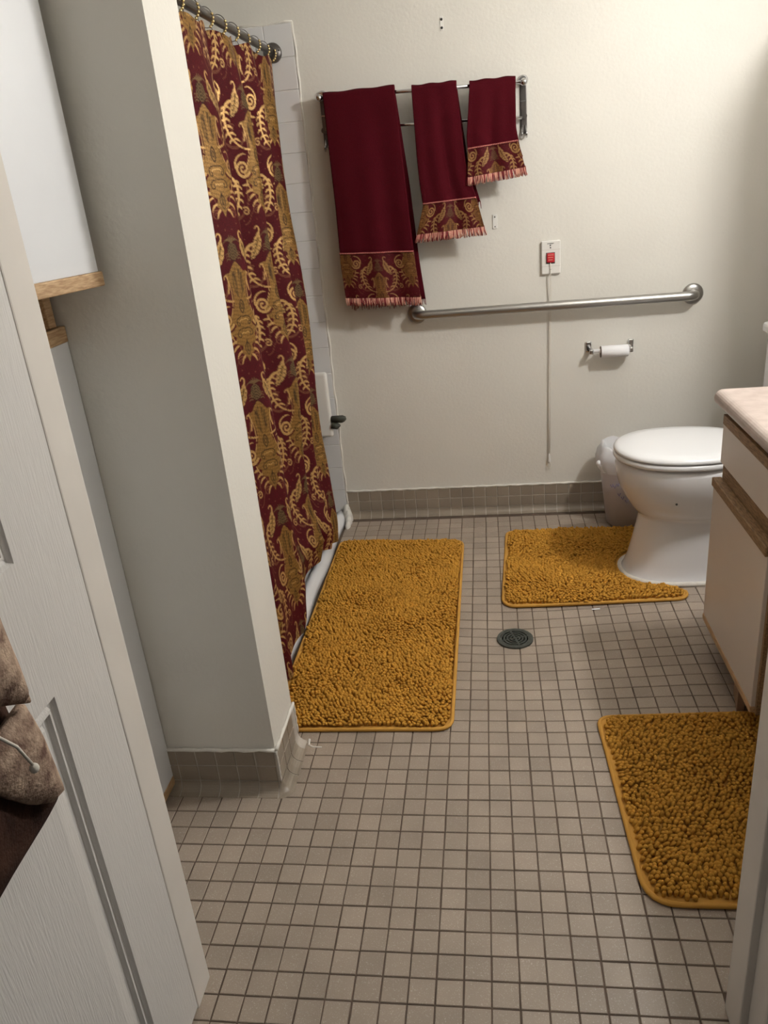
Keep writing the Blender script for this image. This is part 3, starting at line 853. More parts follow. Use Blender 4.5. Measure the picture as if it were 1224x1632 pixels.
def make_towel(name, label, xt, xb, z0, zb, ztrim, zband, back_drop, shape, seed, phase, yoff=0.0):
    """xt/xb: (left,right) at bar and hem; ztrim: height of the braid; zband: hem of the band"""
    root = empty(name, ((xt[0] + xt[1]) / 2, RKY, z0))
    tag(root, label, 'towel', 'burgundy towels on the rack')
    rr = random.Random(seed)
    nx_ = 48
    def edge(z, side):
        t = np.clip((z0 - z) / (z0 - zb), 0, 1)
        return np.interp(t, *shape[side])
    def yfront(u, z):
        t = np.clip((z0 - z) / (z0 - zb), 0, 1)
        return RKY - 0.012 - 0.030 * t ** 0.7 * (1 - 0.35 * t) + t ** 0.6 * (0.006 * np.sin(9 * u + seed) + 0.004 * np.sin(17 * u + 2 * seed)) + yoff - 0.004 * t
    def yback(u, z):
        t = np.clip((z0 - z) / (z0 - zb), 0, 1)
        return RKY + 0.013 + 0.020 * np.sin(math.pi * min(1, t)) * 0.3 + 0.004 * np.sin(8 * u + 3 + seed)
    rows = []
    # back layer, bottom to top
    zback = z0 - back_drop
    for z in np.linspace(zback, z0, 30):
        u = np.linspace(0, 1, nx_)
        x = edge(z, 0) * (1 - u) + edge(z, 1) * u + 0.012 * np.clip((z0 - z) * 3, 0, 1)
        rows.append(np.stack([x, yback(u, z) * np.ones(nx_), np.full(nx_, z)], 1))
    for a in np.linspace(0.25, math.pi - 0.25, 7):
        u = np.linspace(0, 1, nx_)
        x = xt[0] * (1 - u) + xt[1] * u
        zb_ = np.interp(x, [xl, xr], [zl, zr])
        rows.append(np.stack([x, RKY + 0.0125 * math.cos(a) + 0 * u, zb_ * 0 + z0 + 0.0125 * math.sin(a) + 0.0015 * np.sin(14 * u + seed)], 1))
    for z in np.linspace(z0, zband[0], 60):
        u = np.linspace(0, 1, nx_)
        x = edge(z, 0) * (1 - u) + edge(z, 1) * u
        y = yfront(u, z)
        k = np.clip((z0 - z) / (z0 - zb), 0, 1)
        zz = z + (zband[1] - zband[0]) * u * k
        rows.append(np.stack([x, y, zz], 1))
    V_ = np.concatenate(rows)
    me_ = npmesh(V_, grid_faces(len(rows), nx_), True, 'towel')
    o_ = link('cloth', me_, M['towel'], root); o_.matrix_parent_inverse = parent_matrix(root).inverted()
    md = o_.modifiers.new('thick', 'SOLIDIFY'); md.thickness = 0.006; md.offset = 0
    # damask band in front of the hem
    nb, nbx = 70, 150
    u = np.linspace(0, 1, nbx); rws = []
    for z in np.linspace(ztrim, zband[0], nb):
        x = edge(z, 0) * (1 - u) + edge(z, 1) * u
        k = np.clip((z0 - z) / (z0 - zb), 0, 1)
        rws.append(np.stack([x, yfront(u, z) - 0.0052, z + (zband[1] - zband[0]) * u * k], 1))
    V_ = np.concatenate(rws)
    me_ = npmesh(V_, grid_faces(nb, nbx), True, 'band')
    w = xb[1] - xb[0]
    set_weave(me_, motif_rgba((np.tile(u, nb) - 0.5) * w * 1.45, ((V_[:, 2] - np.tile(u, nb) * (zband[1] - zband[0]) - zband[0]) * 1.45 + phase[1]), 0.55))
    o_ = link('damask_band', me_, M['weave'], root); o_.matrix_parent_inverse = parent_matrix(root).inverted()
    md = o_.modifiers.new('thick', 'SOLIDIFY'); md.thickness = 0.003; md.offset = 0
    # braid
    pts_ = []
    for uu in np.linspace(0.0, 1, 24):
        z = ztrim; k = np.clip((z0 - z) / (z0 - zb), 0, 1)
        pts_.append((float(edge(z, 0) * (1 - uu) + edge(z, 1) * uu), float(yfront(uu, z) - 0.008), float(z + (zband[1] - zband[0]) * uu * k)))
    br = MB().tube(pts_, 0.0035, 6)
    child(br, 'braid', 'trim_tape', root)
    dots = MB()
    for uu in np.linspace(0.02, 0.98, int(w / 0.007)):
        k = np.clip((z0 - ztrim) / (z0 - zb), 0, 1)
        dots.sphere((float(edge(ztrim, 0) * (1 - uu) + edge(ztrim, 1) * uu), float(yfront(uu, ztrim) - 0.0115), float(ztrim + (zband[1] - zband[0]) * uu * k)), 0.0016, 6, 4)
    child(dots, 'braid_stitch', 'fr1', root)
    # fringe threads
    f1, f2 = MB(), MB()
    fl_ = zband[0] - zb
    for i in range(int(w / 0.0022)):
        uu = (i + rr.random()) / int(w / 0.0022)
        x = float(edge(zband[0], 0) * (1 - uu) + edge(zband[0], 1) * uu)
        x2 = float(edge(zb, 0) * (1 - uu) + edge(zb, 1) * uu) + rr.gauss(0, 0.0025)
        y = float(yfront(uu, zband[0])) - 0.004
        zt = zband[0] + (zband[1] - zband[0]) * uu
        (f1 if rr.random() < 0.55 else f2).tube([(x, y, zt + 0.003), ((x + x2) / 2 + rr.gauss(0, 0.001), y - 0.002, zt - fl_ * 0.5), (x2, y - 0.001 + rr.gauss(0, 0.002), zt - fl_ * rr.uniform(0.85, 1.05))], [0.0020, 0.0020, 0.0015], 5)
    tag(child(f1, 'fringe', 'fr1', root), kind='stuff')
    tag(child(f2, 'fringe', 'fr2', root), kind='stuff')
    # fringe of the back layer
    f3 = MB()
    if back_drop > 0.6 * (z0 - zb):
        for i in range(int(w / 0.005)):
            uu = (i + rr.random()) / int(w / 0.005)
            x = float(edge(zback, 0) * (1 - uu) + edge(zback, 1) * uu) + 0.012
            y = float(yback(uu, zback))
            f3.tube([(x, y, zback + 0.004), (x + rr.gauss(0, 0.003), y, zback - 0.022 + rr.gauss(0, 0.003))], [0.0017, 0.0012], 5)
        tag(child(f3, 'back_fringe', 'fr2', root), kind='stuff')
    return root
make_towel('bath_towel', 'largest burgundy bath towel with damask hem, leftmost on the rack', (-0.478, -0.213), (-0.474, -0.166), 1.722, 0.970, 1.172, (1.002, 0.985), 0.752,
           {0: ([0, 0.5, 0.8, 1], [-0.478, -0.472, -0.474, -0.466]), 1: ([0, 0.5, 0.8, 1], [-0.213, -0.192, -0.178, -0.163])}, 1, (0, -0.02))
make_towel('hand_towel', 'middle burgundy hand towel with flared damask hem', (-0.151, 0.012), (-0.170, 0.095), 1.714, 1.187, 1.326, (1.219, 1.228), 0.40,
           {0: ([0, 0.45, 0.6, 0.75, 1], [-0.151, -0.146, -0.142, -0.134, -0.174]), 1: ([0, 0.5, 0.75, 1], [0.012, 0.032, 0.068, 0.100])}, 2, (0, 0.06))
make_towel('fingertip_towel', 'smallest burgundy towel with damask hem, rightmost on the rack', (0.058, 0.222), (0.038, 0.253), 1.708, 1.373, 1.500, (1.404, 1.422), 0.25,
           {0: ([0, 0.5, 0.7, 1], [0.058, 0.040, 0.042, 0.036]), 1: ([0, 0.45, 0.65, 1], [0.222, 0.216, 0.226, 0.257])}, 3, (0, 0.07))

# ------------------------------------------------------------------ grab bar
gb = empty('grab_bar', (0.35, YB, 0.905))
tag(gb, 'long brushed steel grab bar on the back wall under the towels', 'grab bar')
GYB = 1.420
x0, x1, zg = -0.195, 0.895, 0.905
pts = [(x0, YB - 0.004, zg)]
for k in range(7):
    a = math.pi / 2 * k / 6
    pts.append((x0 + 0.03 - 0.03 * math.cos(a), GYB + 0.02 - 0.02 * math.sin(a), zg))
for k in range(7):
    a = math.pi / 2 * (1 - k / 6)
    pts.append((x1 - 0.03 + 0.03 * math.cos(a), GYB + 0.02 - 0.02 * math.sin(a), zg))
pts.append((x1, YB - 0.004, zg))
child(MB().tube(pts, 0.0180, 20), 'bar', 'steel', gb)
for x in (x0, x1):
    child(MB().lathe([(0.040, 0), (0.040, -0.005), (0.034, -0.012), (0.018, -0.014)], (x, YB - 0.0005, zg), 'Y', 32), 'flange', 'steel', gb)

# ------------------------------------------------------------------ nurse call station with pull cord
cs = empty('emergency_call_switch', (0.347, YB, 1.02))
tag(cs, 'white emergency call plate with red switch above the grab bar', 'call switch')
child(MB().box(0.311, 0.385, YB - 0.014, YB - 0.0003, 1.022, 1.148, 0.004, 2), 'plate', 'dull_plastic', cs)
child(MB().box(0.329, 0.363, YB - 0.0152, YB - 0.013, 1.062, 1.104, 0.001), 'recess', 'ink', cs)
sw = child(MB().box(0.331, 0.361, YB - 0.024, YB - 0.014, 1.067, 1.102, 0.003), 'switch', 'red', cs)
mk = MB()
for k in range(3): mk.box(0.335 + 0.001 * k, 0.357 - 0.002 * k, YB - 0.0246, YB - 0.0238, 1.094 - 0.009 * k, 1.0965 - 0.009 * k)
child(mk, 'switch_print', 'fr1', sw)
mk = MB()
for k in range(9): mk.box(0.3345 + 0.0028 * k, 0.3364 + 0.0028 * k, YB - 0.0147, YB - 0.0139, 1.1355 + 0.0006 * (k % 3), 1.1392 - 0.0005 * (k % 2))
child(mk, 'small_print', 'ink', cs)
for z in (1.131, 1.122, 1.040):
    child(MB().sphere((0.346, YB - 0.0142, z), 0.0026, 8, 5), 'indicator' if z > 1.1 else 'screw', 'ink', cs)
for z in (1.114, 1.052):
    child(MB().box(0.312, 0.384, YB - 0.0143, YB - 0.0138, z, z + 0.0008), 'groove', 'lgrout', cs)
cp = MB()
cp.tube([(0.3455, YB - 0.020, 1.068), (0.3455, YB - 0.019, 1.03), (0.347, YB - 0.016, 0.95), (0.346, YB - 0.010, 0.906), (0.345, YB - 0.010, 0.80), (0.342, YB - 0.012, 0.5), (0.3385, YB - 0.010, 0.262)], 0.0014, 6)
cp.tube([(0.341, YB - 0.016, 1.022), (0.342, YB - 0.014, 0.95), (0.341, YB - 0.010, 0.906), (0.340, YB - 0.010, 0.80), (0.337, YB - 0.010, 0.5), (0.335, YB - 0.010, 0.262)], 0.0014, 6)
cord = child(cp, 'pull_cord', 'cord', cs)
child(MB().lathe([(0.001, 0.04), (0.004, 0.03), (0.006, 0.008), (0.006, 0.0), (0.003, -0.003)], (0.336, YB - 0.010, 0.232), 'Z', 12), 'cord_bell', 'dull_plastic', cord)
lp = [(0.336 + 0.008 * math.sin(2 * math.pi * k / 14), YB - 0.010, 0.222 - 0.012 * math.cos(2 * math.pi * k / 14) - 0.006) for k in range(14)]
child(MB().tube(lp, 0.0013, 6, closed=True), 'cord_loop', 'cord', cord)

# ------------------------------------------------------------------ toilet paper holder and roll
tp = empty('toilet_paper_holder', (0.58, YB, 0.715))
tag(tp, 'small chrome toilet paper holder posts below the grab bar', 'paper holder')
for i, x in enumerate((0.497, 0.664)):
    z = 0.722
    child(MB().box(x - 0.011, x + 0.011, YB - 0.010, YB - 0.0004, z - 0.022, z + 0.022, 0.004), 'wall_plate', 'chrome', tp)
    child(MB().box(x - 0.008 + (0.006 if i == 0 else -0.006), x + 0.008 + (0.006 if i == 0 else -0.006), YB - 0.062, YB - 0.008, z - 0.021, z - 0.001, 0.004), 'post', 'chrome', tp)
child(MB().tube([(0.508, YB - 0.050, 0.712), (0.655, YB - 0.050, 0.712)], 0.0085, 14), 'roller', 'plastic', tp)
ro = empty('toilet_paper_roll', (0.59, YB - 0.05, 0.712))
tag(ro, 'nearly used up white toilet paper roll on the holder', 'toilet paper')
prof = [(0.0105, 0), (0.0215, 0), (0.0235, 0.002), (0.0235, 0.107), (0.0215, 0.109), (0.0105, 0.109)]
vs = MB().lathe(prof, (0.540, YB - 0.050, 0.708), 'X', 28)
child(vs, 'paper', 'paper', ro)
child(MB().lathe([(0.0225, -0.0012), (0.0228, 0.0016)], (0.540, YB - 0.050, 0.708), 'X', 28), 'cardboard_tube', 'card', ro)

# small things on the wall
an = empty('wall_anchor', (-0.033, YB, 1.92))
tag(an, 'tiny empty screw anchors high on the back wall', 'wall anchor')
child(MB().box(-0.039, -0.027, YB - 0.0025, YB - 0.0002, 1.898, 1.944, 0.001), 'plate', 'dull_plastic', an)
for z in (1.908, 1.934): child(MB().sphere((-0.033, YB - 0.0028, z), 0.0045, 8, 5), 'screw_hole', 'ink', an)
an = empty('wall_bracket', (0.135, YB, 1.234))
tag(an, 'small white mounting strip right of the middle towel', 'wall bracket')
child(MB().box(0.125, 0.144, YB - 0.003, YB - 0.0002, 1.208, 1.262, 0.002), 'plate', 'dull_plastic', an)
for z in (1.217, 1.252): child(MB().sphere((0.1345, YB - 0.0032, z), 0.0026, 8, 5), 'screw', 'ink', an)

# ------------------------------------------------------------------ toilet
TY = 0.885
toi = empty('toilet', (0.80, TY, 0))
tag(toi, 'white porcelain toilet with closed lid beside the vanity', 'toilet')
def egg(front, back, cx, hw, z, n=48, e=2.2):
    out = []
    for k in range(n):
        a = 2 * math.pi * k / n
        c, s_ = math.cos(a), math.sin(a)
        ex = 2 / e
        px = abs(c) ** ex * (1 if c > 0 else -1); py = abs(s_) ** ex * (1 if s_ > 0 else -1)
        out.append((cx + (back - cx) * px if c > 0 else cx + (cx - front) * px, TY + hw * py, z))
    return out
def loft(mb, rings, cap0=True, cap1=True):
    n = len(rings[0]); vs = [p for r_ in rings for p in r_]; fs = []
    for i in range(len(rings) - 1):
        for k in range(n):
            k2 = (k + 1) % n
            fs.append((i * n + k, i * n + k2, (i + 1) * n + k2, (i + 1) * n + k))
    if cap0: fs.append(tuple(reversed(range(n))))
    if cap1: fs.append(tuple((len(rings) - 1) * n + k for k in range(n)))
    mb.add(vs, fs, True)
mb = MB()
secs = [(0.0, .556, 1.03, .74, .136), (0.012, .556, 1.03, .74, .136), (0.020, .562, 1.03, .74, .131), (0.06, .576, 1.02, .75, .124), (0.12, .590, 1.01, .76, .117), (0.18, .602, 1.0, .77, .112),
        (0.225, .610, 1.0, .78, .110), (0.238, .610, 1.0, .78, .112), (0.245, .600, 1.0, .78, .122), (0.27, .580, 1.0, .77, .140), (0.31, .556, 1.0, .76, .160), (0.35, .537, 1.01, .75, .174),
        (0.39, .527, 1.02, .745, .182), (0.422, .524, 1.03, .745, .184), (0.437, .527, 1.03, .745, .182), (0.443, .536, 1.03, .745, .174)]
loft(mb, [egg(f, b, c, h, z) for z, f, b, c, h in secs])
mb.box(0.96, 1.275, TY - 0.19, TY + 0.19, 0.34, 0.447, 0.03, 4)
child(mb, 'bowl', 'porcelain', toi)
child(MB().sphere((0.70, TY - 0.1715, 0.33), 0.004, 8, 5), 'chip', 'ink', toi)
mb = MB()
loft(mb, [egg(.56, .99, .745, .150, .4425), egg(.55, .99, .745, .160, .452), egg(.519, .99, .745, .189, .452), egg(.516, .99, .745, .191, .456), egg(.516, .99, .745, .191, .466), egg(.520, .99, .745, .188, .4695), egg(.535, .99, .745, .174, .470)])
child(mb, 'seat', 'plastic', toi)
mb = MB()
loft(mb, [egg(.545, .995, .745, .165, .4702), egg(.535, .995, .745, .174, .4745), egg(.519, .995, .745, .189, .4745), egg(.517, .995, .745, .191, .478), egg(.520, .995, .745, .188, .486), egg(.532, .99, .745, .178, .4925), egg(.58, .98, .745, .14, .4965), egg(.66, .92, .745, .07, .498)])
child(mb, 'lid', 'plastic', toi)
for s_ in (-1, 1): child(MB().lathe([(0.016, 0.447), (0.016, 0.475), (0.012, 0.482)], (1.0, TY + s_ * 0.08, 0), 'Z', 14), 'hinge', 'plastic', toi)
child(MB().box(1.068, 1.285, TY - 0.235, TY + 0.235, 0.447, 0.81, 0.025, 4), 'tank', 'porcelain', toi)
child(MB().box(1.055, 1.292, TY - 0.247, TY + 0.247, 0.808, 0.845, 0.012, 3), 'tank_lid', 'porcelain', toi)
fh = child(MB().tube([(1.062, TY - 0.17, 0.74), (1.048, TY - 0.17, 0.74), (1.044, TY - 0.13, 0.735), (1.044, TY - 0.10, 0.733)], 0.008, 10), 'flush_handle', 'chrome', toi)
# caulk round the foot
ring = egg(.550, 1.04, .74, .142, 0.006)
child(MB().tube(ring, 0.010, 8, closed=True), 'caulk_bead', 'caulk', toi)

# ------------------------------------------------------------------ bin with bag
bn = empty('waste_bin', (0.655, 1.320, 0))
tag(bn, 'frosted plastic waste bin with clear bag behind the toilet', 'bin')
bc = (0.655, 1.320, 0.0)
def soft_ring(cx, cy, rx, ry, z, n=40, wob=0.0, ph=0.0):
    out = []
    for k in range(n):
        a = 2 * math.pi * k / n
        c, s_ = math.cos(a), math.sin(a); e = 2 / 2.8
        w_ = 1 + wob * (math.sin(7 * a + ph) + 0.6 * math.sin(13 * a + 2 * ph))
        out.append((cx + rx * w_ * abs(c) ** e * (1 if c > 0 else -1), cy + ry * w_ * abs(s_) ** e * (1 if s_ > 0 else -1), z + wob * 0.12 * math.sin(5 * a + ph)))
    return out
mb = MB()
loft(mb, [soft_ring(*bc[:2], 0.085, 0.062, 0.003), soft_ring(*bc[:2], 0.093, 0.070, 0.010), soft_ring(*bc[:2], 0.110, 0.085, 0.15), soft_ring(*bc[:2], 0.127, 0.098, 0.295), soft_ring(*bc[:2], 0.131, 0.101, 0.297), soft_ring(*bc[:2], 0.131, 0.101, 0.306)], True, False)
child(mb, 'tub', 'bin', bn)
mb = MB()
loft(mb, [soft_ring(*bc[:2], 0.080, 0.058, 0.012), soft_ring(*bc[:2], 0.092, 0.07, 0.06), soft_ring(*bc[:2], 0.098, 0.075, 0.12, wob=0.02), soft_ring(*bc[:2], 0.05, 0.04, 0.14, wob=0.05)])
child(mb, 'contents', 'binstuff', bn)
mb = MB()
loft(mb, [soft_ring(*bc[:2], 0.128, 0.100, 0.245, wob=0.015), soft_ring(*bc[:2], 0.137, 0.105, 0.268, wob=0.02, ph=1), soft_ring(*bc[:2], 0.139, 0.107, 0.292, wob=0.025, ph=1.6), soft_ring(*bc[:2], 0.136, 0.105, 0.316, wob=0.02, ph=2),
          soft_ring(*bc[:2], 0.126, 0.098, 0.328, wob=0.03, ph=2.2), soft_ring(*bc[:2], 0.122, 0.092, 0.345, wob=0.05, ph=3), soft_ring(*bc[:2], 0.108, 0.085, 0.352, wob=0.07, ph=3.4), soft_ring(*bc[:2], 0.110, 0.085, 0.25, wob=0.02, ph=3.4)], False, False)
child(mb, 'bag', 'bag', bn)
mb = MB()
for kq in range(5):
    mb.tube([(0.530, 1.270, 0.292), (0.517 + 0.003 * kq, 1.262, 0.285 - 0.004 * kq), (0.535, 1.255, 0.276 - 0.006 * kq), (0.575 + 0.004 * kq, 1.232, 0.268 - 0.003 * kq)], 0.0035, 6)
mb.sphere((0.520, 1.268, 0.288), 0.012, 10, 6)
child(mb, 'bag_knot', 'plastic', bn)
mb = MB()
for kq, (x, z) in enumerate(((0.562, 0.205), (0.574, 0.200), (0.586, 0.208), (0.592, 0.165), (0.606, 0.150), (0.622, 0.135))):
    y = 1.222 + 0.0002 * kq - (0.585 - x) * 0.25
    mb.tube([(x, 1.235 - 0.06 * (x - 0.55), z), (x + 0.006, 1.234 - 0.06 * (x - 0.55), z - 0.012), (x + 0.010, 1.233 - 0.06 * (x - 0.55), z + 0.002)], 0.0016, 5)
child(mb, 'print', 'purple', bn)

# ------------------------------------------------------------------ vanity
van = empty('vanity_cabinet', (1.0, 0.13, 0))
tag(van, 'off white vanity cabinet with oak finger pulls under the counter', 'cabinet')
VX, VY0, VY1 = 0.723, -0.095, 0.362
child(MB().box(VX + 0.020, XR - 0.002, VY0, VY1, 0.095, 0.765), 'carcass', 'van_lam', van)
child(MB().box(VX + 0.012, VX + 0.020, VY0, VY1, 0.095, 0.765), 'face_frame', 'oak_dark', van)
child(MB().box(0.80, XR - 0.01, VY0 + 0.02, VY1 - 0.03, 0.0, 0.095), 'toe_kick', 'toe', van)
mb = MB().box(0.742, 0.760, 0.030, 0.118, 0.0, 0.095); mb.rot(-0.18, (0.742, 0.118))
child(mb, 'toe_board', 'toe', van)
dr = child(MB().box(VX, VX + 0.012, VY0, VY1 - 0.012, 0.612, 0.722, 0.0015), 'drawer_front', 'van_lam', van)
child(MB().box(VX - 0.001, VX + 0.014, VY0, VY1 - 0.010, 0.722, 0.750, 0.0015), 'drawer_pull', 'oak_dark', dr)
vd = child(MB().box(VX - 0.008, VX + 0.010, VY0, VY1 + 0.006, 0.112, 0.535, 0.0015), 'door', 'van_lam', van)
child(MB().box(VX - 0.014, VX + 0.012, VY0, VY1 + 0.007, 0.535, 0.560, 0.0025), 'door_pull', 'oak_dark', vd)
child(MB().box(VX - 0.010, VX + 0.011, VY0, VY1 + 0.006, 0.094, 0.1125, 0.0015), 'door_edge', 'oak', vd)
child(MB().box(VX + 0.002, XR - 0.004, VY0 - 0.012, VY0 - 0.0005, 0.095, 0.765), 'end_panel', 'oak_dark', van)
ct = empty('countertop', (1.0, -0.2, 0.765))
tag(ct, 'pinkish beige laminate countertop with rounded front edge', 'countertop')
ctx0, cty0, cty1 = 0.703, -0.79, 0.385
prof = [(XR - 0.001, 0.766), (0.720, 0.766)] + [(0.7255 - 0.0225 * math.cos(a), 0.7885 + 0.0225 * math.sin(a)) for a in np.linspace(-1.35, 1.5708, 12)] + [(XR - 0.001, 0.811)]
vs, fs = [], []
for y in (cty0, cty1):
    for (x, z) in prof: vs.append((x, y, z))
k = len(prof)
for a in range(k - 1): fs.append((a, a + 1, k + a + 1, k + a))
fs.append((k - 1, 0, k, 2 * k - 1)); fs.append(tuple(range(k))); fs.append(tuple(k + a for a in reversed(range(k))))
me_top = MB().add(vs, fs)
child(me_top, 'top', 'counter', ct)
child(MB().box(XR - 0.02, XR - 0.001, cty0, cty1, 0.8105, 0.91, 0.004), 'backsplash', 'counter', ct)

# unseen cabinet added over the toilet, just out of frame, to shade the corner
wc = empty('added_shade_cabinet', (1.21, TY, 1.05))
tag(wc, 'unseen white cabinet added over the toilet tank to shade the corner', 'cabinet')
child(MB().box(1.165, XR - 0.001, TY - 0.30, TY + 0.30, 1.05, 1.85, 0.003), 'carcass', 'laminate', wc)
for s_ in (0, 1):
    d_ = child(MB().box(1.148, 1.164, TY - 0.298 + 0.30 * s_, TY - 0.004 + 0.30 * s_, 1.055, 1.845, 0.002), 'door', 'laminate', wc)

# vanity light on the right wall
vl = empty('vanity_light', (1.25, 0.22, 2.0))
tag(vl, 'wall light above the vanity with frosted diffuser', 'lamp')
child(MB().box(XR - 0.03, XR - 0.001, -0.02, 0.42, 1.94, 2.06, 0.006), 'backplate', 'chrome', vl)
child(MB().box(XR - 0.115, XR - 0.031, 0.13, 0.29, 1.96, 2.04, 0.02, 4), 'diffuser', emit('lamp_glow', LAMP_COLOR, LAMP_STRENGTH), vl)
# ------------------------------------------------------------------ linen cabinet on the left
lc = empty('linen_cabinet', (-1.0, -0.55, 0))
tag(lc, 'tall white linen cabinet with oak edged doors behind the entrance door', 'cabinet')
CXF = -0.766; LY0, LY1 = -0.79, PY0 - 0.004
child(MB().box(XL + 0.002, CXF - 0.020, LY0, LY1, 0.002, 2.10), 'carcass', 'laminate', lc)
child(MB().box(CXF - 0.020, CXF - 0.012, LY0, LY1, 0.03, 2.10), 'face_frame', 'oak', lc)
ld = child(MB().box(CXF - 0.012, CXF + 0.004, LY0 + 0.01, LY1 + 0.002, 0.045, 1.172, 0.0015), 'door', 'laminate', lc)
child(MB().box(CXF - 0.012, CXF + 0.006, LY0 + 0.01, LY1 + 0.002, 1.172, 1.204, 0.002), 'door_pull', 'oak', ld)
child(MB().box(CXF - 0.012, CXF + 0.005, LY0 + 0.01, LY1 + 0.003, 0.020, 0.045, 0.0015), 'door_edge', 'oak', ld)
child(MB().box(CXF - 0.010, CXF + 0.002, LY1 - 0.050, LY1 - 0.022, 1.206, 1.30, 0.002), 'frame_rail', 'oak', lc)
AJ = math.radians(-14.5)
hinge = (CXF, LY0 + 0.05)
mb = MB().box(CXF - 0.010, CXF + 0.008, LY0 + 0.05, LY1 - 0.012, 1.305, 2.095, 0.0015); mb.rot(AJ, hinge)
ud = child(mb, 'door', 'laminate', lc)
mb = MB().box(CXF - 0.012, CXF + 0.013, LY0 + 0.05, LY1 - 0.006, 1.278, 1.305, 0.0025); mb.rot(AJ, hinge)
child(mb, 'door_pull', 'oak', ud)

# ------------------------------------------------------------------ bath mats
def rounded(poly, rad, n=7):
    out = []; m = len(poly)
    for i in range(m):
        p0, p1, p2 = Vector(poly[i - 1]), Vector(poly[i]), Vector(poly[(i + 1) % m])
        a, b = (p0 - p1).normalized(), (p2 - p1).normalized()
        r_ = rad[i] if isinstance(rad, (list, tuple)) else rad
        s0, s1 = p1 + a * r_, p1 + b * r_
        for k in range(n):
            t = k / (n - 1)
            out.append(tuple((1 - t) ** 2 * s0 + 2 * t * (1 - t) * p1 + t * t * s1))
    return out
def inside(poly, x, y):
    c = False; n = len(poly); j = n - 1
    for i in range(n):
        if (poly[i][1] > y) != (poly[j][1] > y) and x < (poly[j][0] - poly[i][0]) * (y - poly[i][1]) / (poly[j][1] - poly[i][1]) + poly[i][0]: c = not c
        j = i
    return c
def edge_dist(poly, x, y):
    P_ = np.array(poly); Q = np.roll(P_, -1, 0); d = Q - P_
    t = np.clip(((x - P_[:, 0]) * d[:, 0] + (y - P_[:, 1]) * d[:, 1]) / np.maximum((d ** 2).sum(1), 1e-9), 0, 1)
    return np.hypot(P_[:, 0] + t * d[:, 0] - x, P_[:, 1] + t * d[:, 1] - y).min()
def mat_lift(x, y): return 0.0
def make_mat(name, outline, label, rot=0.0, seed=1, pitch=0.0106, lift=None):
    cx = sum(p[0] for p in outline) / len(outline); cy = sum(p[1] for p in outline) / len(outline)
    root = empty(name, (cx, cy, zf(cx, cy)))
    tag(root, label, 'bath mat', 'mustard chenille bath mats')
    lf = lift or (lambda x, y: 0.0)
    zz = lambda x, y: zf(x, y) + lf(x, y)
    bm = bmesh.new()
    vs = [bm.verts.new((p[0], p[1], 0)) for p in outline]
    bm.faces.new(vs)
    xs = [p[0] for p in outline]; ys = [p[1] for p in outline]
    for (lo, hi, ax) in ((min(xs), max(xs), 0), (min(ys), max(ys), 1)):
        c = lo + 0.05
        while c < hi:
            co = (c, 0, 0) if ax == 0 else (0, c, 0); no = (1, 0, 0) if ax == 0 else (0, 1, 0)
            bmesh.ops.bisect_plane(bm, geom=list(bm.verts) + list(bm.edges) + list(bm.faces), plane_co=co, plane_no=no)
            c += 0.05
    for v in bm.verts: v.co.z = zz(v.co.x, v.co.y) + 0.009
    bm.normal_update()
    for f in bm.faces:
        if f.normal.z < 0: f.normal_flip()
    me_ = bpy.data.meshes.new('backing'); bm.to_mesh(me_); bm.free()
    o_ = link('backing', me_, M['binding'], root); o_.matrix_parent_inverse = parent_matrix(root).inverted()
    md = o_.modifiers.new('thick', 'SOLIDIFY'); md.thickness = 0.007; md.offset = -1
    child(MB().tube([(p[0], p[1], zz(*p) + 0.0075) for p in outline], 0.0058, 8, closed=True), 'binding', 'binding', root)
    # chenille nubs
    r2 = np.random.RandomState(seed)
    pts_ = []
    y = min(ys); row = 0
    while y < max(ys):
        x = min(xs) + (row % 2) * pitch * 0.5
        while x < max(xs):
            a, b = x + r2.normal(0, 0.0016), y + r2.normal(0, 0.0012)
            if inside(outline, a, b) and edge_dist(outline, a, b) > 0.010: pts_.append((a, b))
            x += pitch
        y += pitch * 0.90; row += 1
    Pn = np.array(pts_)
    kx = r2.uniform(-1, 1, (14, 2)) * np.array([[26, 34]]) ; kp = r2.uniform(0, 6.28, (14, 2))
    fx = sum(np.sin(Pn @ kx[i] + kp[i, 0]) for i in range(7)) / 2.6
    fy = sum(np.sin(Pn @ kx[i + 7] + kp[i, 1]) for i in range(7)) / 2.6
    lean = np.stack([fx, fy - 0.25], 1) * 0.0050 + r2.normal(0, 0.0014, (len(Pn), 2))
    # some parted spots
    kx2 = r2.uniform(-1, 1, (6, 2)) * 60
    part = np.sin(Pn @ kx2[0] + 1) * np.sin(Pn @ kx2[1] + 2) * np.sin(Pn @ kx2[2])
    n6 = 7
    prof_ = [(0.0036, 0.0, 0.0), (0.0046, 0.005, 0.3), (0.0056, 0.0105, 0.75), (0.0053, 0.0140, 0.93), (0.0034, 0.0166, 1.0)]
    rings = []
    h = r2.normal(1.0, 0.10, len(Pn)) - 0.22 * np.clip(part * 2 - 0.5, 0, 1)
    rs = r2.normal(1.0, 0.08, len(Pn))
    # clefts where the pile parts
    kc = r2.uniform(-1, 1, (5, 2)) * np.array([[22, 44]])
    fc = sum(np.sin(Pn @ kc[i_] * 1.6 + i_) for i_ in range(3)) + 0.6 * np.sin(Pn @ kc[3] * 3)
    gate = np.clip(np.sin(Pn @ kc[4] * 2.2 + 1) * 1.4, 0, 1)
    cl_ = np.exp(-(fc / 0.16) ** 2) * gate
    h = h - 0.30 * cl_
    lean = lean + (np.sign(fc) * np.exp(-(fc / 0.45) ** 2) * gate * 0.0045)[:, None] * np.array([[0.35, 1.0]])
    ed = np.array([edge_dist(outline, *p) for p in pts_])
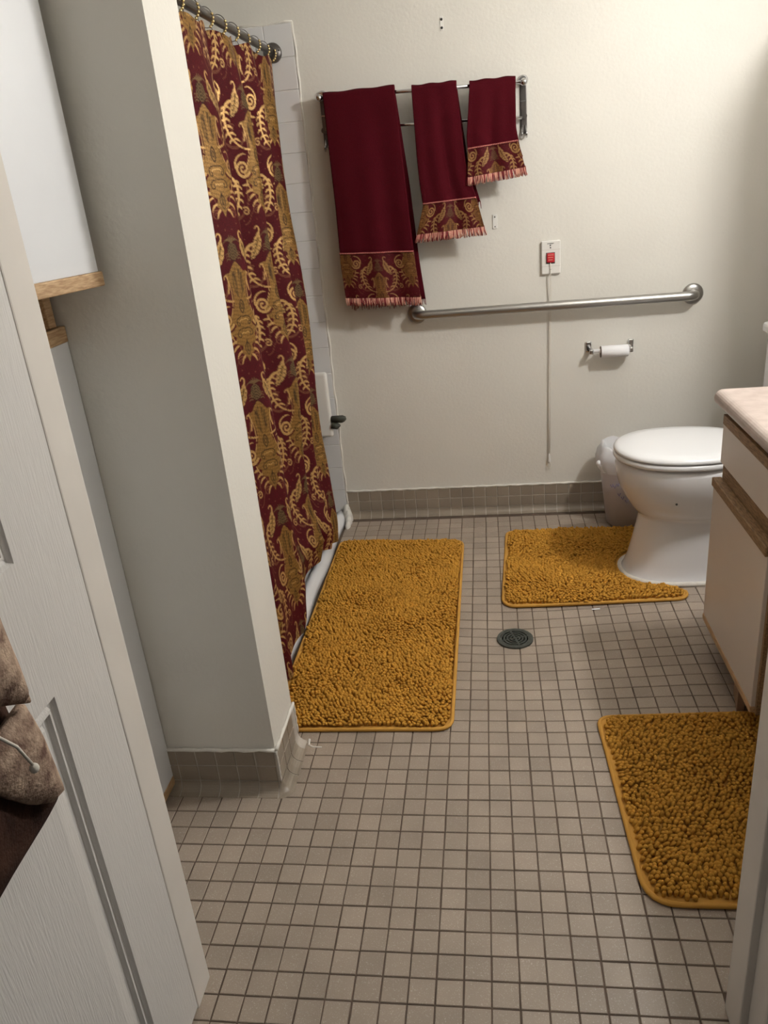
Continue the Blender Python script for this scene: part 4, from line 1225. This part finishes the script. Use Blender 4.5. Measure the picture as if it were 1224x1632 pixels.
    h = h * np.interp(ed, [0.010, 0.03], [0.82, 1.0])
    zb_ = np.array([zz(*p) for p in pts_]) + 0.009
    ang = np.linspace(0, 2 * math.pi, n6, endpoint=False)
    for (rr_, hh, ll) in prof_:
        px = Pn[:, None, 0] + lean[:, None, 0] * ll + rr_ * rs[:, None] * np.cos(ang)
        py = Pn[:, None, 1] + lean[:, None, 1] * ll + rr_ * rs[:, None] * np.sin(ang)
        pz = (zb_ + hh * h)[:, None] + 0 * ang
        rings.append(np.stack([px, py, pz], 2))
    top = np.stack([Pn[:, 0] + lean[:, 0], Pn[:, 1] + lean[:, 1], zb_ + 0.0174 * h], 1)
    nV = n6 * len(prof_) + 1
    V_ = np.concatenate([np.concatenate(rings, 1), top[:, None, :]], 1).reshape(-1, 3)
    tri = []
    for i in range(len(prof_) - 1):
        for k_ in range(n6):
            k2 = (k_ + 1) % n6
            tri += [(i * n6 + k_, i * n6 + k2, (i + 1) * n6 + k2), (i * n6 + k_, (i + 1) * n6 + k2, (i + 1) * n6 + k_)]
    i = len(prof_) - 1
    for k_ in range(n6): tri.append((i * n6 + k_, i * n6 + (k_ + 1) % n6, nV - 1))
    tri = np.array(tri)
    Fa = (tri[None] + (np.arange(len(Pn)) * nV)[:, None, None]).reshape(-1, 3)
    me_ = npmesh(V_, Fa, True, 'pile')
    o_ = link('pile', me_, M['pile'], root); o_.matrix_parent_inverse = parent_matrix(root).inverted()
    tag(o_, kind='stuff')
    return root
o1 = rounded([(-0.566, -0.060), (-0.049, -0.052), (-0.043, 1.165), (-0.568, 1.190)], [0.03, 0.05, 0.05, 0.04])
make_mat('bath_mat', o1, 'long mustard chenille mat lying beside the shower curtain', seed=5)
# contour mat: rectangle with a U cut for the toilet foot
ncx, ncy, nrad = 0.688, 0.885, 0.148
cut = [(0.745, ncy + nrad)] + [(ncx - nrad * math.sin(a), ncy + nrad * math.cos(a)) for a in np.linspace(0, math.pi, 25)] + [(0.745, ncy - nrad)]
o2 = rounded([(0.745, 1.235), (0.140, 1.235), (0.108, 0.655), (0.745, 0.640)], [0.03, 0.035, 0.055, 0.05])
nq = 7
o2 = o2[:2 * nq] + o2[2 * nq:]
# order: top right, top left, bottom left, bottom right -> then up the cut
o2 = o2 + [(p[0], p[1]) for p in reversed(cut)][1:-1]
make_mat('contour_mat', o2, 'mustard chenille contour mat curved around the toilet foot', seed=6)
o3 = rounded([(0.372, -0.607), (0.792, -0.602), (0.792, 0.016), (0.352, 0.004)], [0.07, 0.05, 0.05, 0.04])
make_mat('bath_mat', o3, 'mustard chenille mat in front of the vanity by the door jamb', seed=7, pitch=0.0112)

# ------------------------------------------------------------------ floor drain
dz = zf(*DRAIN) + 0.0015
fd = empty('floor_drain', (DRAIN[0], DRAIN[1], dz))
tag(fd, 'round grey metal floor drain with slotted grate between the mats', 'drain')
nz_ = znorm(*DRAIN)
def annulus(mb, r0, r1, z0, z1, a0=0.0, a1=2 * math.pi, n=40):
    vs, fs = [], []
    full = abs(a1 - a0 - 2 * math.pi) < 1e-6
    m = n if full else n + 1
    for k in range(m):
        a = a0 + (a1 - a0) * k / n
        c, s_ = math.cos(a), math.sin(a)
        vs += [(DRAIN[0] + r0 * c, DRAIN[1] + r0 * s_, z0), (DRAIN[0] + r1 * c, DRAIN[1] + r1 * s_, z0), (DRAIN[0] + r1 * c, DRAIN[1] + r1 * s_, z1), (DRAIN[0] + r0 * c, DRAIN[1] + r0 * s_, z1)]
    for k in range(n):
        a, b = 4 * k, 4 * ((k + 1) % m)
        for e in range(4):
            f = (e + 1) % 4
            fs.append((a + e, a + f, b + f, b + e))
    mb.add(vs, fs)
child(MB().lathe([(0.001, 0), (0.056, 0)], (DRAIN[0], DRAIN[1], dz + 0.002), 'Z', 32), 'sump', 'black', fd)
mb = MB(); annulus(mb, 0.050, 0.060, dz - 0.003, dz + 0.0075)
child(mb, 'frame', 'drain', fd)
for i_, r0 in enumerate((0.0, 0.012, 0.0225, 0.033, 0.0435)):
    mb = MB()
    if i_ == 0: mb.lathe([(0.007, 0), (0.007, 0.0065), (0.006, 0.0075)], (DRAIN[0], DRAIN[1], dz), 'Z', 18)
    else: annulus(mb, r0, r0 + 0.0062, dz + 0.002, dz + 0.0072)
    child(mb, 'grate_ring', 'drain', fd)
for a in (0.3, 0.3 + math.pi / 2, 0.3 + math.pi, 0.3 + 3 * math.pi / 2):
    mb = MB().box(DRAIN[0] + 0.004, DRAIN[0] + 0.054, DRAIN[1] - 0.003, DRAIN[1] + 0.003, dz + 0.002, dz + 0.007); mb.rot(a, DRAIN)
    child(mb, 'spoke', 'drain', fd)

# scrap on the floor
sx_, sy_ = 0.428, 0.618
mb = MB().box(-0.014, 0.014, -0.003, 0.003, 0, 0.0025, 0.0008)
sc_ = mb.build('paper_scrap', M['paper']); sc_.location = (sx_, sy_, zf(sx_, sy_) + 0.0018); sc_.rotation_euler = (0, 0, 0.12)
tag(sc_, 'tiny white paper scrap on the floor before the contour mat', 'paper scrap')

# ------------------------------------------------------------------ bathrobe on the door
rb = empty('bathrobe', (-0.47, -1.35, 1.70))
tag(rb, 'brown and cream plush bathrobe hanging on the open door', 'bathrobe')
def pillow(name, outline, x0, h, w, m, folds, seed, xb=DX + 0.006):
    bm = bmesh.new()
    bm.faces.new([bm.verts.new((0, p[0], p[1])) for p in outline])
    for ax in (1, 2):
        lo = min(p[ax - 1] for p in outline); hi = max(p[ax - 1] for p in outline)
        c = lo + 0.008
        while c < hi:
            co = [0, 0, 0]; no = [0, 0, 0]; co[ax] = c; no[ax] = 1
            bmesh.ops.bisect_plane(bm, geom=list(bm.verts) + list(bm.edges) + list(bm.faces), plane_co=co, plane_no=no)
            c += 0.008 if c > lo + 0 and c < lo + 0.35 else 0.03
    for v in bm.verts:
        d = edge_dist(outline, v.co.y, v.co.z)
        k = 1 - math.exp(-d / w)
        v.co.x = x0 + h * k + k * folds * (math.sin(38 * v.co.y + 6 * v.co.z + seed) + 0.4 * math.sin(70 * v.co.z + 30 * v.co.y))
    r_ = bmesh.ops.extrude_face_region(bm, geom=list(bm.faces))
    for v in [g for g in r_['geom'] if isinstance(g, bmesh.types.BMVert)]: v.co.x = xb
    bmesh.ops.recalc_face_normals(bm, faces=bm.faces)
    me_ = bpy.data.meshes.new(name); bm.to_mesh(me_); bm.free()
    me_.polygons.foreach_set('use_smooth', [True] * len(me_.polygons))
    o_ = link(name, me_, M[m], rb); o_.matrix_parent_inverse = parent_matrix(rb).inverted()
    return o_
pillow('body', rounded([(-1.36, 1.70), (-1.18, 1.30), (-1.115, 0.80), (-1.084, 0.728), (-1.12, 0.722), (-1.20, 0.717), (-1.30, 0.708), (-1.60, 0.69), (-1.62, 1.30), (-1.46, 1.70)], 0.012, 4), DX + 0.024, 0.016, 0.02, 'robe_dark', 0.004, 0.5)
pillow('front_flap', rounded([(-1.30, 1.60), (-1.165, 1.20), (-1.144, 1.02), (-1.135, 0.908), (-1.186, 0.941), (-1.30, 1.02), (-1.50, 1.05), (-1.46, 1.60)], 0.006, 4), DX + 0.064, 0.020, 0.016, 'robe', 0.003, 1.0, DX + 0.050)
pillow('sleeve', rounded([(-1.130, 0.905), (-1.117, 0.850), (-1.112, 0.793), (-1.110, 0.758), (-1.135, 0.762), (-1.165, 0.786), (-1.196, 0.824), (-1.225, 0.865), (-1.19, 0.90)], 0.006, 4), DX + 0.050, 0.016, 0.014, 'robe', 0.002, 2.0, DX + 0.042)
mb = MB().tube([(DX + 0.090, -1.236, 0.945), (DX + 0.086, -1.206, 0.905), (DX + 0.084, -1.190, 0.868)], 0.0018, 6)
bc_ = child(mb, 'belt_cord', 'cord', rb)
child(MB().sphere((DX + 0.084, -1.189, 0.862), 0.0055, 10, 6, (1, 1, 1.1)), 'cord_tip', 'cord', bc_)
child(MB().tube([(DX + 0.004, -1.40, 1.70), (DX + 0.03, -1.40, 1.70), (DX + 0.04, -1.40, 1.735)], 0.005, 8), 'hanger_hook', 'chrome', rb)
